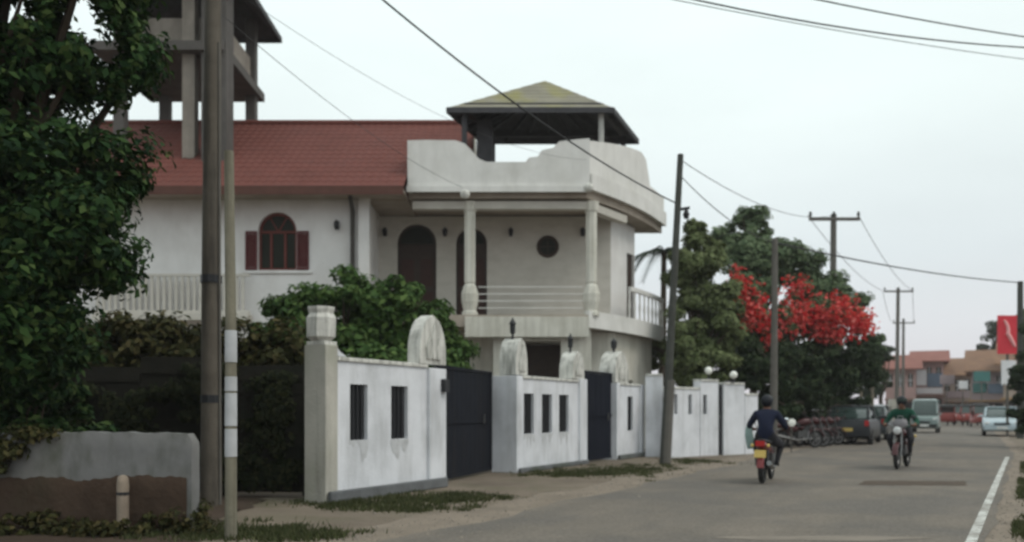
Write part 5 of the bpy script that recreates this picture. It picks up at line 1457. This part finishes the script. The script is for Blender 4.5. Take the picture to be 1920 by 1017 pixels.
for px, Y, lab, yaw in ((1776, 74, "leftmost of the far red trishaws beyond the teal-grey van", 0), (1796, 80, "second of the far red trishaws, just right of the leftmost one", 160), (1817, 72, "third far red trishaw, left of the silver-blue car", 175), (1838, 66, "rightmost far red trishaw nearest the silver-blue car", 185)):
    if tk is None: tk = make_tuk((onpx(px, Y)[0], Y, .012), HD+R(yaw), lab, M['tukred'])
    else:
        o = copy_tree(tk); o.location = (onpx(px, Y)[0], Y, .012); o.rotation_euler = (0, 0, HD+R(yaw)); o['label'] = lab

# ================================================================== FAR BUILDINGS AND SIGNS
def shop(px0, px1, ytop, Y, label, wallm, roofm, depth=9, storeys=2, roof='gable', rise=1.6, sign=None, nwin=4, shopcols=3, trim=None):
    pm = (px0+px1)/2; zt = at(0, ytop, Y).z
    th = math.atan((pm-960)/F); w_ = (px1-px0)*Y/F*math.cos(th)
    t = thing('shop_building', (onpx(pm, Y)[0], Y, 0), label, 'building', None, -th)
    x0, x1 = -w_/2, w_/2; Y = 0.0
    sh = zt/storeys; w = x1-x0; holes = []
    for k in range(shopcols):
        a = x0+w*(k+.12)/shopcols; b = x0+w*(k+.88)/shopcols; holes.append((a, b, .1, sh*.72))
    for s in range(1, storeys):
        for k in range(nwin):
            a = x0+w*(k+.25)/nwin; b = x0+w*(k+.72)/nwin; holes.append((a, b, sh*s+sh*.28, sh*s+sh*.78))
    mb = MB(); mb.M = Matrix.Translation((0, Y, 0)); mb.wall(x0, x1, 0, zt, 0, .3, holes=holes)
    mb.M = None; mb.box((x0, Y+.3, 0), (x0+.25, Y+depth, zt)); mb.box((x1-.25, Y+.3, 0), (x1, Y+depth, zt)); mb.box((x0+.25, Y+depth-.3, 0), (x1-.25, Y+depth, zt))
    mb.build('wall', wallm, t, world=False)
    for i, (a, b, c_, d_) in enumerate(holes):
        mb = MB(); mb.box((a, Y+.18, c_), (b, Y+.22, d_))
        if i < shopcols: mb.build('shopfront', M['shade'], t, world=False)
        else:
            wn_ = mb.build('window', M['glass'], t, world=False)
            mb = MB(); mb.box(((a+b)/2-.04, Y+.13, c_), ((a+b)/2+.04, Y+.178, d_)); mb.box((a, Y+.12, (c_+d_)/2-.04), (b, Y+.128, (c_+d_)/2+.04)); mb.build('glazing_bar', M['signwhite'], wn_, world=False)
    mb = MB()
    if roof == 'gable':      # ridge along x
        e_ = .7; ym = Y+depth/2
        mb.add([(x0-e_, Y-e_-.4, zt-.1), (x1+e_, Y-e_-.4, zt-.1), (x1+e_, ym, zt+rise), (x0-e_, ym, zt+rise), (x1+e_, Y+depth+e_, zt-.1), (x0-e_, Y+depth+e_, zt-.1),
                (x0-e_, Y-e_-.4, zt-.25), (x1+e_, Y-e_-.4, zt-.25), (x1+e_, ym, zt+rise-.15), (x0-e_, ym, zt+rise-.15), (x1+e_, Y+depth+e_, zt-.25), (x0-e_, Y+depth+e_, zt-.25)],
               [(0, 1, 2, 3), (3, 2, 4, 5), (6, 9, 8, 7), (9, 11, 10, 8), (0, 6, 7, 1), (0, 3, 9, 6), (1, 7, 8, 2), (2, 8, 10, 4), (3, 5, 11, 9), (4, 10, 11, 5)])
    else:                    # gable towards the camera
        e_ = .7; xm = (x0+x1)/2
        for s, xe in ((-1, x0-e_), (1, x1+e_)):
            mb.add([(xe, Y-e_, zt-.2), (xm, Y-e_, zt+rise), (xm, Y+depth, zt+rise), (xe, Y+depth, zt-.2), (xe, Y-e_, zt-.4), (xm, Y-e_, zt+rise-.2), (xm, Y+depth, zt+rise-.2), (xe, Y+depth, zt-.4)],
                   [(0, 1, 2, 3), (7, 6, 5, 4), (0, 4, 5, 1), (3, 2, 6, 7), (0, 3, 7, 4)])
        mb.add([(x0, Y+.02, zt-.01), (x1, Y+.02, zt-.01), (xm, Y+.02, zt+rise-.25)], [(0, 1, 2)])
    mb.build('roof', roofm, t, world=False)
    mb = MB(); z = sh*.80; mb.box((x0-.2, Y-1.1, z), (x1+.2, Y-.003, z+.12)); mb.build('awning', trim or M['farroof'], t, world=False)
    if sign:
        for (a, b, z0_, z1_, mm) in sign:
            mb = MB(); mb.box((x0+w*a, Y-.16, z0_), (x0+w*b, Y-.05, z1_)); mb.build('sign_board', mm, t, world=False)
    return t
shop(1660, 1717, 690, 100, "faded pink two-storey building behind the far poles", M['pinkwall'], M['redroof'], nwin=3, shopcols=2, rise=1.7)
shop(1716, 1769, 676, 104, "pinkish two-storey building with a white and blue sign board", M['pinkwall'], M['redroof'], nwin=3, shopcols=2, rise=1.4,
     sign=[(.04, .40, 4.2, 6.0, M['signwhite']), (.43, .97, 4.0, 5.6, M['signblue']), (.04, .97, 3.2, 3.9, M['signwhite'])])
shop(1767, 1824, 702, 108, "tan low shop with a brown roof at the far end of the road", M['tanwall'], M['farroof'], nwin=3, shopcols=3, rise=2.2, sign=[(.1, .9, 2.8, 3.6, M['mauvewall'])])
shop(1821, 1884, 694, 92, "shop with a long brown roof and teal sign boards", M['mauvewall'], M['farroof'], nwin=3, shopcols=3, rise=2.4, depth=10,
     sign=[(.05, .45, 3.1, 4.1, M['signteal']), (.5, .95, 3.0, 4.0, M['signblue'])], trim=M['yellowpaint'])
shop(1881, 1960, 680, 84, "brown-roofed building behind the red sign at the right", M['tanwall'], M['farroof'], nwin=4, shopcols=3, rise=2.4, depth=10, trim=M['yellowpaint'])
# red sign on a post with a white board below it
ps = Vector((onpx(1891, 42)[0], 42, 0))
t = thing('red_sign', ps, "tall red sign with pale script above a small white board, right verge", 'sign')
zt, zb = at(0, 592, 42).z, at(0, 664, 42).z
mb = MB(); mb.tube([ps+Vector((0, .1, 0)), ps+Vector((0, .1, zt))], .06, 8); mb.build('post', M['polegrey'], t)
mb = MB(); mb.box((ps.x-.52, ps.y-.06, zb), (ps.x+.52, ps.y+.03, zt)); sg = mb.build('board', M['signred'], t)
mb = MB(); pts = []
for k in range(15):
    s = k/14; pts.append((ps.x-.25+.45*s+.10*math.sin(s*9), ps.y-.075, zt-.35-(zt-zb-.7)*s+.12*math.cos(s*11)))
mb.tube(pts, [.05+.05*math.sin(PI*k/14) for k in range(15)], 6); mb.build('script', M['signpink'], sg)
mb = MB(); mb.box((ps.x-.34, ps.y-.05, at(0, 722, 42).z), (ps.x+.34, ps.y+.02, at(0, 676, 42).z)); mb.build('small_board', M['signwhite'], t)

for px, py, Y, w, h, mm, lab in ((1806, 722, 88, .9, .8, 'signwhite', "small bright white sign on a pole before the tan shop"), (1776, 712, 96, 1.6, 1.0, 'mauvewall', "mauve board on a pole at the far street corner"), (1841, 706, 80, 1.5, .9, 'signteal', "teal board on a pole before the long brown roof")):
    p = at(px, py, Y)
    t = thing('street_sign', (p.x, p.y, 0), lab, 'sign', 'small signs down the street')
    mb = MB(); mb.tube([(p.x, p.y+.06, 0), (p.x, p.y+.06, p.z+h/2)], .05, 8); mb.build('post', M['polegrey'], t)
    mb = MB(); mb.cbox((p.x, p.y, p.z), (w, .06, h)); mb.build('board', M[mm], t, bevel=.02)

# loose stones and grit along both road edges
rg = random.Random(77); mb = MB()
for k in range(2200):
    Y = 7.5+rg.random()**1.6*22; left = rg.random() < .7
    x = (edge_l(Y)+rg.gauss(-.25, .45)) if left else (edge_r(Y)+abs(rg.gauss(.25, .3)))
    r_ = rg.choice((.010, .013, .016, .022, .035 if rg.random() < .15 else .015)); h = r_*rg.uniform(.5, .9)
    a = rg.uniform(0, 6.3); z = .008
    pts = [(x+r_*math.cos(a+2*PI*j/5)*rg.uniform(.7, 1.2), Y+r_*math.sin(a+2*PI*j/5)*rg.uniform(.7, 1.2), z-.004) for j in range(5)]
    mb.add(pts+[(x+rg.uniform(-.3, .3)*r_, Y+rg.uniform(-.3, .3)*r_, z+h)], [(j, (j+1) % 5, 5) for j in range(5)])
tag(mb.build('gravel', M['dust']), kind='stuff')
# ================================================================== AIR
mb = MB(); mb.box((-60, -3, -1.0), (150, 150, 20))
hz_ = mb.build('haze', M['wire']); tag(hz_, kind='stuff')
hm = bpy.data.materials.new('pale_air'); hm.use_nodes = True
hm.node_tree.nodes.clear()
ho = hm.node_tree.nodes.new("ShaderNodeOutputMaterial"); hv = hm.node_tree.nodes.new("ShaderNodeVolumePrincipled")
hv.inputs["Color"].default_value = (.92, .90, .92, 1); hv.inputs["Density"].default_value = .0006
hm.node_tree.links.new(hv.outputs[0], ho.inputs["Volume"])
hz_.data.materials.clear(); hz_.data.materials.append(hm)
